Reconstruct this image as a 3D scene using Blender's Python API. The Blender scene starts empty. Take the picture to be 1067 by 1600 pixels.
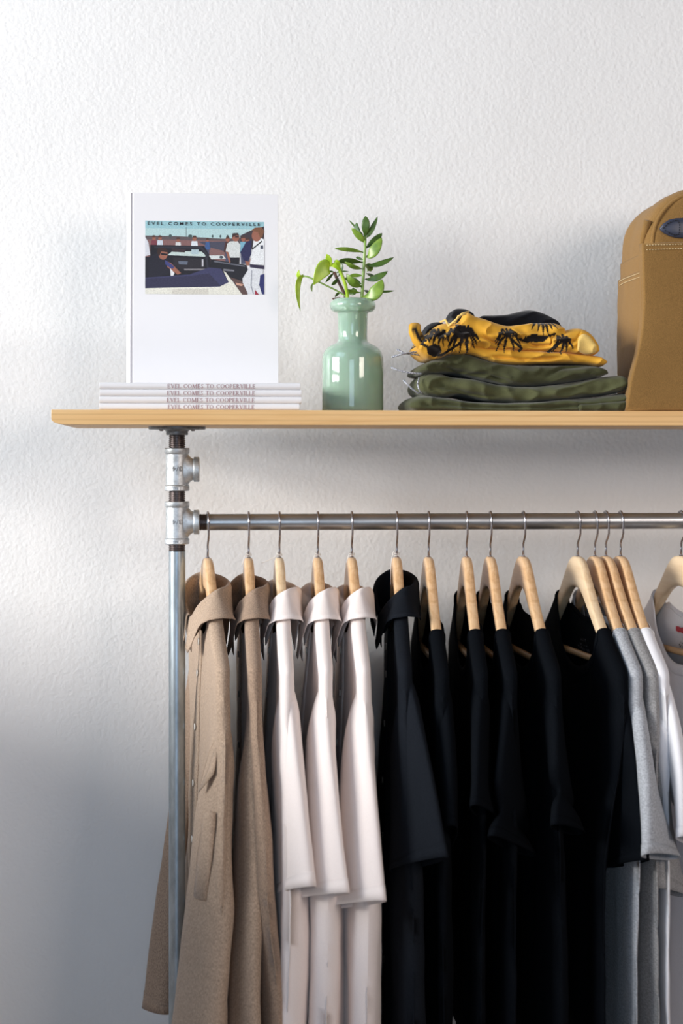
import bpy, bmesh, math, random
from mathutils import Vector, Matrix, noise

random.seed(7)
S = bpy.context.scene
COL = S.collection
PI = math.pi

# ------------------------------------------------------------------ camera
CX, CY, CZ, YAW, F = 0.0438, -2.802, 1.5, math.radians(4.5), 2720.0
HOR, UC = 720.0, 533.5
cam_d = bpy.data.cameras.new('camera')
cam_d.lens = F * 36.0 / 1600.0
cam_d.sensor_width = 36.0
cam_d.shift_y = -0.05
cam_d.dof.use_dof = True
cam_d.dof.focus_distance = 2.76
cam_d.dof.aperture_fstop = 2.4
cam_d.clip_start = 0.05
cam = bpy.data.objects.new('camera', cam_d)
COL.objects.link(cam)
cam.location = (CX, CY, CZ)
cam.rotation_euler = (PI / 2, 0, -YAW)
S.camera = cam

# ------------------------------------------------------------------ world, lights, exposure
S.view_settings.view_transform = 'Standard'
S.view_settings.look = 'None'
S.view_settings.exposure = 0.0
S.view_settings.gamma = 1.0
S.view_settings.use_curve_mapping = False
W = bpy.data.worlds.new('world')
S.world = W
W.use_nodes = True
bg = W.node_tree.nodes['Background']
bg.inputs['Color'].default_value = (0.70, 0.82, 1.0, 1)
bg.inputs['Strength'].default_value = 0.13


def area(name, loc, target, sx, sy, power, color):
    d = bpy.data.lights.new(name, 'AREA')
    d.shape = 'RECTANGLE'
    d.size, d.size_y = sx, sy
    d.energy = power
    d.color = color
    o = bpy.data.objects.new(name, d)
    COL.objects.link(o)
    o.location = loc
    o.rotation_euler = (Vector(target) - Vector(loc)).to_track_quat('-Z', 'Y').to_euler()
    return o


# daylight outside the window in the left wall, and a warm lamp set front right to lift the wall under the shelf
area('window_daylight', (-4.2, -1.5, 2.36), (0.3, 0.0, 1.5), 2.4, 1.17, 352, (1.0, 0.99, 0.965))
area('window_blue_sky', (-3.2, -2.3, 3.9), (0.1, 0.1, 1.1), 2.6, 1.7, 54, (0.56, 0.74, 1.0))
area('cool_front_fill', (-0.7, -6.0, 1.5), (0.2, 0.2, 1.1), 2.0, 2.2, 50, (0.58, 0.77, 1.0))  # unseen cool fill added behind the camera for the lower clothes, no actual door
area('shop_lamp', (2.1, -3.3, 2.3), (0.6, 0.1, 1.4), 1.2, 1.0, 46, (1.0, 0.86, 0.77))


# ------------------------------------------------------------------ helpers
def srgb(r, g, b):
    def f(c):
        c /= 255.0
        return c / 12.92 if c <= 0.04045 else ((c + 0.055) / 1.055) ** 2.4
    return (f(r), f(g), f(b), 1.0)


def P(u, v, y):
    """real point at wall distance y that the photograph measured at pixel (u, v)"""
    c, s = math.cos(YAW), math.sin(YAW)
    k = (u - UC) / F
    dx, dy, dz = k * c + s, -k * s + c, (HOR - v) / F
    d = (y - CY) / dy
    return Vector((CX + dx * d, y, CZ + dz * d))


def lerp(a, b, t):
    return a + (b - a) * t


def sstep(a, b, x):
    t = min(1.0, max(0.0, (x - a) / (b - a)))
    return t * t * (3 - 2 * t)


def interp(tab, x):
    if x <= tab[0][0]:
        return tab[0][1]
    for (x0, y0), (x1, y1) in zip(tab, tab[1:]):
        if x <= x1:
            return lerp(y0, y1, (x - x0) / (x1 - x0))
    return tab[-1][1]


def sinterp(tab, x):
    """smooth (Catmull-Rom) interpolation of a table"""
    n = len(tab)
    if x <= tab[0][0]:
        return tab[0][1]
    if x >= tab[-1][0]:
        return tab[-1][1]
    for i in range(n - 1):
        if tab[i][0] <= x <= tab[i + 1][0]:
            x0, y0 = tab[i]
            x1, y1 = tab[i + 1]
            h = x1 - x0
            m0 = (y1 - tab[i - 1][1]) / (x1 - tab[i - 1][0]) if i > 0 else (y1 - y0) / h
            m1 = (tab[i + 2][1] - y0) / (tab[i + 2][0] - x0) if i < n - 2 else (y1 - y0) / h
            t = (x - x0) / h
            t2, t3 = t * t, t * t * t
            return (2 * t3 - 3 * t2 + 1) * y0 + (t3 - 2 * t2 + t) * h * m0 + (-2 * t3 + 3 * t2) * y1 + (t3 - t2) * h * m1


class MB:
    """collects vertices and faces of ONE mesh object"""

    def __init__(s):
        s.v, s.f, s.c = [], [], []

    def grid(s, rows, closed=False, cap0=False, cap1=False):
        b = len(s.v)
        n = len(rows[0])
        for r in rows:
            s.v.extend([tuple(p) for p in r])
        for j in range(len(rows) - 1):
            for i in range(n if closed else n - 1):
                k = (i + 1) % n
                s.f.append((b + j * n + i, b + j * n + k, b + (j + 1) * n + k, b + (j + 1) * n + i))
        if cap0:
            s.f.append(tuple(b + i for i in reversed(range(n))))
        if cap1:
            s.f.append(tuple(b + (len(rows) - 1) * n + i for i in range(n)))
        return s

    def tube(s, path, rad, seg=10, caps=True):
        path = [Vector(p) for p in path]
        n = len(path)
        up = Vector((0.13, 0.31, 0.94)).normalized()
        rows = []
        prev = None
        for i, p in enumerate(path):
            t = (path[min(i + 1, n - 1)] - path[max(i - 1, 0)]).normalized()
            if prev is None:
                a = t.cross(up)
                if a.length < 1e-4:
                    a = t.cross(Vector((1, 0, 0)))
                a.normalize()
            else:
                a = (prev - t * prev.dot(t)).normalized()
            prev = a
            bb = t.cross(a)
            r = rad(i / (n - 1)) if callable(rad) else rad
            rows.append([p + (a * math.cos(q) + bb * math.sin(q)) * r for q in [2 * PI * k / seg for k in range(seg)]])
        return s.grid(rows, True, caps, caps)

    def lathe(s, prof, seg=40, mat=None, cap0=True, cap1=True):
        rows = []
        for r, z in prof:
            row = []
            for k in range(seg):
                q = 2 * PI * k / seg
                p = Vector((r * math.cos(q), r * math.sin(q), z))
                row.append(mat @ p if mat else p)
            rows.append(row)
        return s.grid(rows, True, cap0, cap1)

    def box(s, lo, hi, mat=None):
        b = len(s.v)
        for z in (lo[2], hi[2]):
            for x, y in ((lo[0], lo[1]), (hi[0], lo[1]), (hi[0], hi[1]), (lo[0], hi[1])):
                p = Vector((x, y, z))
                s.v.append(tuple(mat @ p if mat else p))
        for f in ((3, 2, 1, 0), (4, 5, 6, 7), (0, 1, 5, 4), (1, 2, 6, 5), (2, 3, 7, 6), (3, 0, 4, 7)):
            s.f.append(tuple(b + i for i in f))
        return s

    def build(s, name, mat, parent=None, weld=0, smooth=True, bevel=0, solid=0, subsurf=0, colors=None, angle=None):
        me = bpy.data.meshes.new(name)
        me.from_pydata(s.v, [], s.f)
        me.update()
        if colors:
            at = me.color_attributes.new('print', 'FLOAT_COLOR', 'POINT')
            for i, c in enumerate(colors):
                at.data[i].color = (c[0], c[1], c[2], 1)
        if weld:
            bm = bmesh.new()
            bm.from_mesh(me)
            bmesh.ops.remove_doubles(bm, verts=bm.verts, dist=weld)
            bm.to_mesh(me)
            bm.free()
        if smooth:
            for p in me.polygons:
                p.use_smooth = True
        o = bpy.data.objects.new(name, me)
        COL.objects.link(o)
        me.materials.append(mat)
        if angle:
            me.set_sharp_from_angle(angle=math.radians(angle))
        if solid:
            m = o.modifiers.new('cloth', 'SOLIDIFY')
            m.thickness = solid
            m.offset = 0
        if bevel:
            m = o.modifiers.new('bevel', 'BEVEL')
            m.width = bevel
            m.segments = 3
            m.limit_method = 'ANGLE'
            m.angle_limit = math.radians(40)
            m.harden_normals = False
        if subsurf:
            m = o.modifiers.new('sub', 'SUBSURF')
            m.levels = m.render_levels = subsurf
        if parent:
            o.parent = parent
        return o


def tag(o, label=None, cat=None, group=None, kind=None):
    if label:
        o['label'] = label
    if cat:
        o['category'] = cat
    if group:
        o['group'] = group
    if kind:
        o['kind'] = kind
    return o


def thing(name, label, cat, loc=(0, 0, 0), rz=0, group=None):
    o = bpy.data.objects.new(name, None)
    COL.objects.link(o)
    o.empty_display_size = 0.03
    o.location = loc
    o.rotation_euler = (0, 0, rz)
    return tag(o, label, cat, group)


# ------------------------------------------------------------------ materials
def mat(name, color, rough=0.6, metal=0.0, **kw):
    m = bpy.data.materials.new(name)
    m.use_nodes = True
    nt = m.node_tree
    b = nt.nodes['Principled BSDF']
    b.inputs['Base Color'].default_value = color
    b.inputs['Roughness'].default_value = rough
    b.inputs['Metallic'].default_value = metal
    for k, v in kw.items():
        b.inputs[k].default_value = v
    return m


def nd(m, t, **kw):
    n = m.node_tree.nodes.new(t)
    for k, v in kw.items():
        if k in n.inputs:
            n.inputs[k].default_value = v
        else:
            setattr(n, k, v)
    return n


def lk(m, a, b):
    m.node_tree.links.new(a, b)


def coords(m, scale=(1, 1, 1), rot=(0, 0, 0)):
    tc = nd(m, 'ShaderNodeTexCoord')
    mp = nd(m, 'ShaderNodeMapping')
    mp.inputs['Scale'].default_value = scale
    mp.inputs['Rotation'].default_value = rot
    lk(m, tc.outputs['Object'], mp.inputs['Vector'])
    return mp.outputs['Vector']


def noise_tex(m, vec, scale, detail=3, rough=0.5, dist=0.0):
    n = nd(m, 'ShaderNodeTexNoise')
    n.inputs['Scale'].default_value = scale
    n.inputs['Detail'].default_value = detail
    n.inputs['Roughness'].default_value = rough
    n.inputs['Distortion'].default_value = dist
    lk(m, vec, n.inputs['Vector'])
    return n.outputs['Fac']


def ramp(m, fac, stops):
    r = nd(m, 'ShaderNodeValToRGB')
    el = r.color_ramp.elements
    while len(el) < len(stops):
        el.new(0.5)
    for e, (p, c) in zip(el, stops):
        e.position = p
        e.color = c
    lk(m, fac, r.inputs['Fac'])
    return r.outputs['Color']


def set_color(m, out):
    lk(m, out, m.node_tree.nodes['Principled BSDF'].inputs['Base Color'])


def bump(m, fac, strength, dist, prev=None):
    b = nd(m, 'ShaderNodeBump')
    b.inputs['Strength'].default_value = strength
    b.inputs['Distance'].default_value = dist
    lk(m, fac, b.inputs['Height'])
    if prev:
        lk(m, prev, b.inputs['Normal'])
    lk(m, b.outputs['Normal'], m.node_tree.nodes['Principled BSDF'].inputs['Normal'])
    return b.outputs['Normal']


def fabric(name, c, var=0.12, scale=900, stretch=(1, 1, 1), rough=0.92, sheen=0.15, weave=0.25, patch=0.05):
    m = mat(name, c, rough)
    b = m.node_tree.nodes['Principled BSDF']
    b.inputs['Specular IOR Level'].default_value = 0.12 if c[0] > .02 else 0.04
    b.inputs['Sheen Weight'].default_value = sheen
    b.inputs['Sheen Roughness'].default_value = 0.5
    v = coords(m, stretch)
    f = noise_tex(m, v, scale, 2, 0.6)
    lo = tuple(x * (1 - var) for x in c[:3]) + (1,)
    hi = tuple(min(1, x * (1 + var)) for x in c[:3]) + (1,)
    set_color(m, ramp(m, f, [(0.35, lo), (0.65, hi)]))
    n1 = bump(m, f, weave, 0.0006)
    bump(m, noise_tex(m, coords(m), 55, 3, 0.55), patch * 3, 0.004, n1)
    return m


def mix_color(m, fac, a, b, blend='MIX'):
    x = nd(m, 'ShaderNodeMix', data_type='RGBA', blend_type=blend)
    if hasattr(fac, 'links'):
        lk(m, fac, x.inputs[0])
    else:
        x.inputs[0].default_value = fac
    for s, i in ((a, 6), (b, 7)):
        if hasattr(s, 'links'):
            lk(m, s, x.inputs[i])
        else:
            x.inputs[i].default_value = s
    return x.outputs[2]


# plaster wall with roller stipple
M_WALL = mat('painted_plaster', (0.80, 0.795, 0.785, 1), 0.62)
M_WALL.node_tree.nodes['Principled BSDF'].inputs['Specular IOR Level'].default_value = 0.25
v = coords(M_WALL)
set_color(M_WALL, ramp(M_WALL, noise_tex(M_WALL, v, 3.0, 4), [(0.3, (0.785, 0.78, 0.77, 1)), (0.7, (0.82, 0.815, 0.805, 1))]))
n1 = bump(M_WALL, noise_tex(M_WALL, v, 165, 3, 0.5), 0.36, 0.0028)
n2 = bump(M_WALL, noise_tex(M_WALL, v, 11, 2, 0.5), 0.10, 0.010, n1)
drop = ramp(M_WALL, noise_tex(M_WALL, v, 28, 2, 0.5, 0.6), [(0.70, (0, 0, 0, 1)), (0.80, (1, 1, 1, 1))])
bump(M_WALL, drop, 0.16, 0.002, n2)

M_FLOOR = mat('floor_concrete', srgb(140, 122, 108), 0.6)
M_WIN = mat('window_frame_paint', srgb(225, 222, 215), 0.5)


def wood(name, c0, c1, c2, scale=1.0, rough=0.45, axis=(0.6, 14, 14), bands=0.8):
    m = mat(name, c1, rough)
    v = coords(m, tuple(a * scale for a in axis))
    f = noise_tex(m, v, 4.0, 5, 0.6, 0.8)
    w = nd(m, 'ShaderNodeTexWave')
    w.bands_direction = 'Z'
    w.inputs['Scale'].default_value = 2.3
    w.inputs['Distortion'].default_value = 5.0
    w.inputs['Detail'].default_value = 2
    w.inputs['Detail Scale'].default_value = 0.6
    lk(m, v, w.inputs['Vector'])
    c = ramp(m, f, [(0.3, c0), (0.5, c1), (0.72, c2)])
    g = ramp(m, w.outputs['Fac'], [(0.0, (0.86, 0.83, 0.78, 1)), (0.35, (1, 1, 1, 1)), (1.0, (1, 1, 1, 1))])
    set_color(m, mix_color(m, bands, c, g, 'MULTIPLY'))
    bump(m, f, 0.08, 0.001)
    return m


M_PINE = wood('shelf_pine', srgb(216, 168, 106), srgb(228, 184, 124), srgb(236, 198, 142), 1.0, 0.5)
M_HANGER = wood('hanger_beech', srgb(200, 156, 112), srgb(218, 178, 134), srgb(230, 196, 156), 1.2, 0.33, (16, 1.0, 16), 0.0)
M_HANGER2 = wood('hanger_pale_beech', srgb(218, 184, 142), srgb(230, 202, 164), srgb(238, 213, 178), 1.2, 0.33, (16, 1.0, 16), 0.0)
M_BAR = wood('hanger_bar_wood', srgb(196, 150, 100), srgb(210, 168, 118), srgb(220, 180, 130), 1.2, 0.4, (14, 1.4, 14), 0.0)


def metal(name, c, rough, spot=0.25, sc=60, stretch=(1, 1, 1)):
    m = mat(name, c, rough, 0.92)
    f = noise_tex(m, coords(m, stretch), sc, 5, 0.65)
    lo = tuple(x * (1 - spot) for x in c[:3]) + (1,)
    set_color(m, ramp(m, f, [(0.35, lo), (0.6, c)]))
    r = nd(m, 'ShaderNodeMapRange')
    r.inputs['To Min'].default_value = rough + 0.14
    r.inputs['To Max'].default_value = rough - 0.08
    lk(m, f, r.inputs['Value'])
    lk(m, r.outputs['Result'], m.node_tree.nodes['Principled BSDF'].inputs['Roughness'])
    bump(m, f, 0.12, 0.0015)
    return m


M_PIPE = metal('galvanised_pipe', (0.50, 0.57, 0.62, 1), 0.34, 0.40, 34, (1, 1, 0.3))
M_RAIL = metal('galvanised_rail', (0.52, 0.53, 0.54, 1), 0.32, 0.35, 26, (0.2, 1, 1))
M_FIT = metal('cast_galvanised_fitting', (0.66, 0.69, 0.71, 1), 0.46, 0.30, 120)
M_THREAD = metal('dark_threaded_steel', (0.16, 0.13, 0.125, 1), 0.34, 0.4, 80)
M_FLANGE = metal('dark_flange_steel', (0.30, 0.31, 0.32, 1), 0.5, 0.4, 90)
M_CHROME = metal('hanger_hook_steel', (0.46, 0.43, 0.44, 1), 0.2, 0.2, 200)

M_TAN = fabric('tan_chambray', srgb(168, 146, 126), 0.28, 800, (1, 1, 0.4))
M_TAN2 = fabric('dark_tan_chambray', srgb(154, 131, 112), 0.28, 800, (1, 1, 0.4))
M_PINKW = fabric('pale_pink_cotton', srgb(241, 229, 223), 0.04, 1200)
M_BLK = fabric('black_oxford', (0.0105, 0.0125, 0.0165, 1), 0.25, 900, sheen=0.0)
M_BLKT = fabric('black_jersey', (0.0036, 0.0046, 0.0064, 1), 0.25, 900, sheen=0.0)
M_GREY = fabric('heather_grey_jersey', srgb(168, 170, 174), 0.22, 420, (1, 0.35, 1.2))
M_GREY2 = fabric('dark_heather_grey_jersey', srgb(142, 140, 139), 0.22, 420, (1, 0.35, 1.2))
M_WHT = fabric('white_jersey', srgb(232, 230, 232), 0.04, 1000)
M_OLIVE = fabric('olive_twill', srgb(82, 84, 56), 0.12, 1000)
M_OLIVE2 = fabric('dark_olive_twill', srgb(74, 77, 52), 0.12, 1000)
M_OLIVE3 = fabric('deep_olive_twill', srgb(70, 72, 48), 0.12, 1000)
M_CANVAS = fabric('tan_canvas', srgb(136, 103, 58), 0.16, 800, (1, 1, 1), weave=0.5)
M_NAVYB = fabric('black_navy_waistband', srgb(22, 23, 28), 0.15, 800)
M_LINING = fabric('pale_yellow_lining', srgb(226, 190, 110), 0.05, 800)
M_CORD = mat('grey_cord', srgb(170, 174, 186), 0.8)
v = coords(M_CORD)
set_color(M_CORD, ramp(M_CORD, noise_tex(M_CORD, v, 500, 1), [(0.4, srgb(110, 114, 126)), (0.6, srgb(205, 208, 216))]))
M_STRING = mat('white_string', srgb(238, 232, 225), 0.8)
M_THREADST = mat('cream_stitching', srgb(226, 203, 158), 0.8)
M_LEATHER = mat('navy_leather', srgb(52, 57, 74), 0.45)
bump(M_LEATHER, noise_tex(M_LEATHER, coords(M_LEATHER), 400, 3), 0.2, 0.0008)
M_DARKST = mat('dark_stitching', srgb(18, 18, 24), 0.7)
M_BTN = mat('pearl_button', srgb(235, 230, 220), 0.25)
M_BTND = mat('grey_button', srgb(120, 112, 104), 0.3)
M_BOOK = mat('white_book_cover', srgb(232, 231, 233), 0.35)
M_HINGE = mat('book_hinge_grey', srgb(205, 203, 206), 0.5)
M_PAGES = mat('book_pages', srgb(236, 230, 222), 0.8)
bump(M_PAGES, noise_tex(M_PAGES, coords(M_PAGES, (1, 1, 40)), 60, 2), 0.3, 0.0005)
M_MAUVE = mat('mauve_print', srgb(168, 140, 144), 0.6)
M_INK = mat('black_print', srgb(26, 28, 34), 0.5)
M_RED = mat('red_label_print', srgb(190, 62, 72), 0.7)
M_LBLINK = mat('label_text_print', srgb(64, 58, 60), 0.7)
M_LBLGREY = mat('grey_label_print', srgb(58, 60, 66), 0.7)
M_SEAM = {}

# milky jade glass
M_GLASS = mat('milky_jade_glass', srgb(196, 224, 204), 0.06)
b = M_GLASS.node_tree.nodes['Principled BSDF']
b.inputs['Subsurface Weight'].default_value = 0.35
b.inputs['Subsurface Radius'].default_value = (0.02, 0.03, 0.02)
b.inputs['Transmission Weight'].default_value = 0.55
b.inputs['Coat Weight'].default_value = 0.6
b.inputs['Coat Roughness'].default_value = 0.03
b.inputs['IOR'].default_value = 1.45


def leaf_mat(name, c0, c1):
    m = mat(name, c0, 0.35)
    b = m.node_tree.nodes['Principled BSDF']
    b.inputs['Subsurface Weight'].default_value = 0.12
    b.inputs['Subsurface Radius'].default_value = (0.004, 0.006, 0.002)
    set_color(m, ramp(m, noise_tex(m, coords(m), 70, 3), [(0.35, c0), (0.65, c1)]))
    return m


M_LEAF = leaf_mat('succulent_leaf', srgb(96, 128, 40), srgb(132, 160, 62))
M_LEAFD = leaf_mat('dark_succulent_leaf', srgb(54, 82, 32), srgb(80, 108, 44))
M_LEAFB = leaf_mat('bright_vine_leaf', srgb(148, 184, 30), srgb(178, 206, 56))
M_STEM = leaf_mat('green_stem', srgb(120, 152, 70), srgb(140, 172, 88))
M_STEMD = leaf_mat('brown_stem', srgb(70, 44, 34), srgb(92, 60, 46))

# ------------------------------------------------------------------ setting
WALL_Y = 0.252
o = MB().box((-1.6, WALL_Y, 0), (3.2, WALL_Y + 0.12, 3.7)).build('wall_back', M_WALL, smooth=False)
tag(o, kind='structure')
o = MB().box((-6.0, -12.0, -0.08), (8.0, WALL_Y + 0.12, 0)).build('floor', M_FLOOR, smooth=False)
tag(o, kind='structure')
# left wall with the window that lights the room
LX, SILL, HEAD, Y0, Y1 = -0.98, 1.33, 3.4, -2.6, 0.19
mb = MB()
mb.box((LX - 0.16, -4.2, 0), (LX, WALL_Y, SILL))
mb.box((LX - 0.16, -4.2, HEAD), (LX, WALL_Y, 3.7))
mb.box((LX - 0.16, Y1, SILL), (LX, WALL_Y, HEAD))
mb.box((LX - 0.16, -4.2, SILL), (LX, Y0, HEAD))
tag(mb.build('wall_left', M_WALL, smooth=False), kind='structure')
mb = MB()
for y in (Y0 + 0.025, (Y0 + Y1) / 2, Y1 - 0.025):
    mb.box((LX - 0.10, y - 0.025, SILL), (LX - 0.05, y + 0.025, HEAD))
for z in (SILL + 0.025, 1.73, HEAD - 0.025):
    mb.box((LX - 0.10, Y0, z - 0.018), (LX - 0.05, Y1, z + 0.018))
tag(mb.build('window_1', M_WIN, smooth=False, bevel=0.003), kind='structure')

# ------------------------------------------------------------------ lettering helpers
def text_mesh(body, size, spacing=1.0, extrude=0.0, align='LEFT'):
    c = bpy.data.curves.new('lettering', 'FONT')
    c.body = body
    c.size = size
    c.space_character = spacing
    c.extrude = extrude
    c.offset = 0.018
    c.align_x = align
    c.resolution_u = 3
    o = bpy.data.objects.new('lettering', c)
    COL.objects.link(o)
    dg = bpy.context.evaluated_depsgraph_get()
    dg.update()
    me = bpy.data.meshes.new_from_object(o.evaluated_get(dg))
    vs = [tuple(v.co) for v in me.vertices]
    fs = [tuple(p.vertices) for p in me.polygons]
    bpy.data.objects.remove(o)
    bpy.data.curves.remove(c)
    return vs, fs


def place_text(body, mtx, width, height=None, spacing=1.0, extrude=0.0):
    """text in the local XY plane of mtx, left bottom at origin, scaled to width (and height)"""
    vs, fs = text_mesh(body, 1.0, spacing, extrude)
    x0 = min(v[0] for v in vs)
    x1 = max(v[0] for v in vs)
    y0 = min(v[1] for v in vs)
    y1 = max(v[1] for v in vs)
    sx = width / (x1 - x0)
    sy = height / (y1 - y0) if height else sx
    mb = MB()
    mb.v = [tuple(mtx @ Vector(((v[0] - x0) * sx, (v[1] - y0) * sy, v[2] * min(sx, sy)))) for v in vs]
    mb.f = fs
    return mb


# serif capitals drawn as strokes: (x0,y0,x1,y1,width), unit height, advance
TH, TN, SF = 0.17, 0.085, 0.07
GL = {
    'E': (0.60, [(.12, 0, .12, 1, TH), (.03, .025, .52, .025, SF), (.03, .975, .50, .975, SF), (.12, .52, .42, .52, SF), (.51, .0, .51, .2, SF), (.49, .82, .49, 1, SF), (.42, .43, .42, .61, SF)], []),
    'V': (0.76, [(.10, 1, .39, 0, TH), (.66, 1, .39, 0, TN), (.0, .975, .22, .975, SF), (.55, .975, .76, .975, SF)], []),
    'L': (0.60, [(.12, 0, .12, 1, TH), (.03, .025, .55, .025, SF), (.03, .975, .22, .975, SF), (.54, 0, .54, .22, SF)], []),
    'C': (0.76, [(.68, .76, .68, .98, SF)], [(.40, .5, .36, .49, 40, 320)]),
    'O': (0.86, [], [(.42, .5, .40, .49, 0, 360)]),
    'M': (1.0, [(.12, 0, .16, 1, TN), (.16, 1, .48, .05, TH), (.80, 1, .48, .05, TN), (.80, 1, .86, 0, TH), (.02, .025, .24, .025, SF), (.74, .025, .98, .025, SF), (.06, .975, .2, .975, SF), (.78, .975, .94, .975, SF)], []),
    'S': (0.56, [(.47, .78, .47, .96, SF), (.06, .04, .06, .24, SF)], [(.27, .74, .19, .235, 30, 260), (.27, .25, .21, .24, -150, 90)]),
    'T': (0.70, [(.34, 0, .34, 1, TH), (.0, .975, .68, .975, SF), (.02, .8, .02, 1, SF), (.66, .8, .66, 1, SF), (.24, .025, .45, .025, SF)], []),
    'P': (0.62, [(.12, 0, .12, 1, TH), (.03, .025, .24, .025, SF), (.03, .975, .3, .975, SF), (.12, .47, .3, .47, SF)], [(.30, .72, .24, .255, -90, 90)]),
    'R': (0.70, [(.12, 0, .12, 1, TH), (.03, .025, .24, .025, SF), (.03, .975, .3, .975, SF), (.12, .5, .3, .5, SF), (.28, .5, .62, .02, TH), (.5, .025, .7, .025, SF)], [(.30, .735, .22, .24, -90, 90)]),
    'I': (0.30, [(.13, 0, .13, 1, TH), (.03, .025, .24, .025, SF), (.03, .975, .24, .975, SF)], []),
    ' ': (0.36, [], []),
}


def serif_text(body, mtx, width, height):
    quads, x = [], 0.0
    for ch in body:
        adv, st, arcs = GL[ch]
        for x0, y0, x1, y1, w in st:
            d = Vector((x1 - x0, y1 - y0)).normalized()
            n = Vector((-d.y, d.x)) * w / 2
            if abs(d.x) > 0.05 and abs(d.y) > 0.05:
                n = Vector((w / 2, 0))
            quads.append([(x + x0 + n.x, y0 + n.y), (x + x0 - n.x, y0 - n.y), (x + x1 - n.x, y1 - n.y), (x + x1 + n.x, y1 + n.y)])
        for cx, cy, rx, ry, a0, a1 in arcs:
            n = max(6, int(abs(a1 - a0) / 24))
            pr = None
            for k in range(n + 1):
                a = math.radians(lerp(a0, a1, k / n))
                w = lerp(TN, TH, abs(math.cos(a)) ** 1.5)
                o_ = (x + cx + rx * math.cos(a), cy + ry * math.sin(a))
                i_ = (x + cx + (rx - w) * math.cos(a), cy + (ry - min(w, .07)) * math.sin(a))
                if pr:
                    quads.append([pr[0], pr[1], i_, o_])
                pr = (o_, i_)
        x += adv + 0.05
    sx = width / x
    mb = MB()
    for i, q in enumerate(quads):
        b = len(mb.v)
        for px, py in q:
            mb.v.append(tuple(mtx @ Vector((px * sx, py * height, 0.00002 * (i % 3)))))
        mb.f.append((b, b + 1, b + 2, b + 3))
    return mb


def frame(origin, ex, ey):
    ex, ey = Vector(ex).normalized(), Vector(ey).normalized()
    ez = ex.cross(ey)
    m = Matrix((ex, ey, ez)).transposed().to_4x4()
    m.translation = Vector(origin)
    return m


# ------------------------------------------------------------------ clothing rack
SH_TOP, SH_BOT = CZ + 0.0778, CZ + 0.0548
SH_F, SH_B, SH_L, SH_R = -0.130, 0.165, P(80, 640, -0.13).x, 1.62
RZ = CZ - 0.0984          # rail height
PR = 0.01335              # pipe radius (3/4 inch pipe)
rack = thing('clothing_rack', 'garment rack of galvanised pipe with a pine board shelf on top', 'clothes rack', (0, 0, 0))
# board: profile in x-z with a rounded lower edge at its left end, swept from front to back
prof = [(SH_L, SH_BOT + 0.009), (SH_L, SH_TOP)]
prof += [(SH_R, SH_TOP), (SH_R, SH_BOT)]
for k in range(7):
    a = PI / 2 * k / 6
    prof.append((SH_L + 0.024 * (1 - math.sin(a)), SH_BOT + 0.009 * (1 - math.cos(a))))
mb = MB()
mb.grid([[(x, y, z) for x, z in prof] for y in (SH_F, SH_B)], True, True, True)
tag(mb.build('shelf_board', M_PINE, rack, smooth=False, bevel=0.0012), 'honey coloured pine board')


def threads(r, z0, z1, n):
    pr = [(r * 0.8, z0)]
    for k in range(n):
        a, b_ = lerp(z0, z1, k / n), lerp(z0, z1, (k + 1) / n)
        pr += [(r, lerp(a, b_, .2)), (r, lerp(a, b_, .5)), (r - 0.0011, lerp(a, b_, .75)), (r - 0.0011, lerp(a, b_, .95))]
    return pr + [(r * 0.8, z1)]


def zpx(v, d=2.79):
    return CZ + (HOR - v) * d / F


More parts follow.
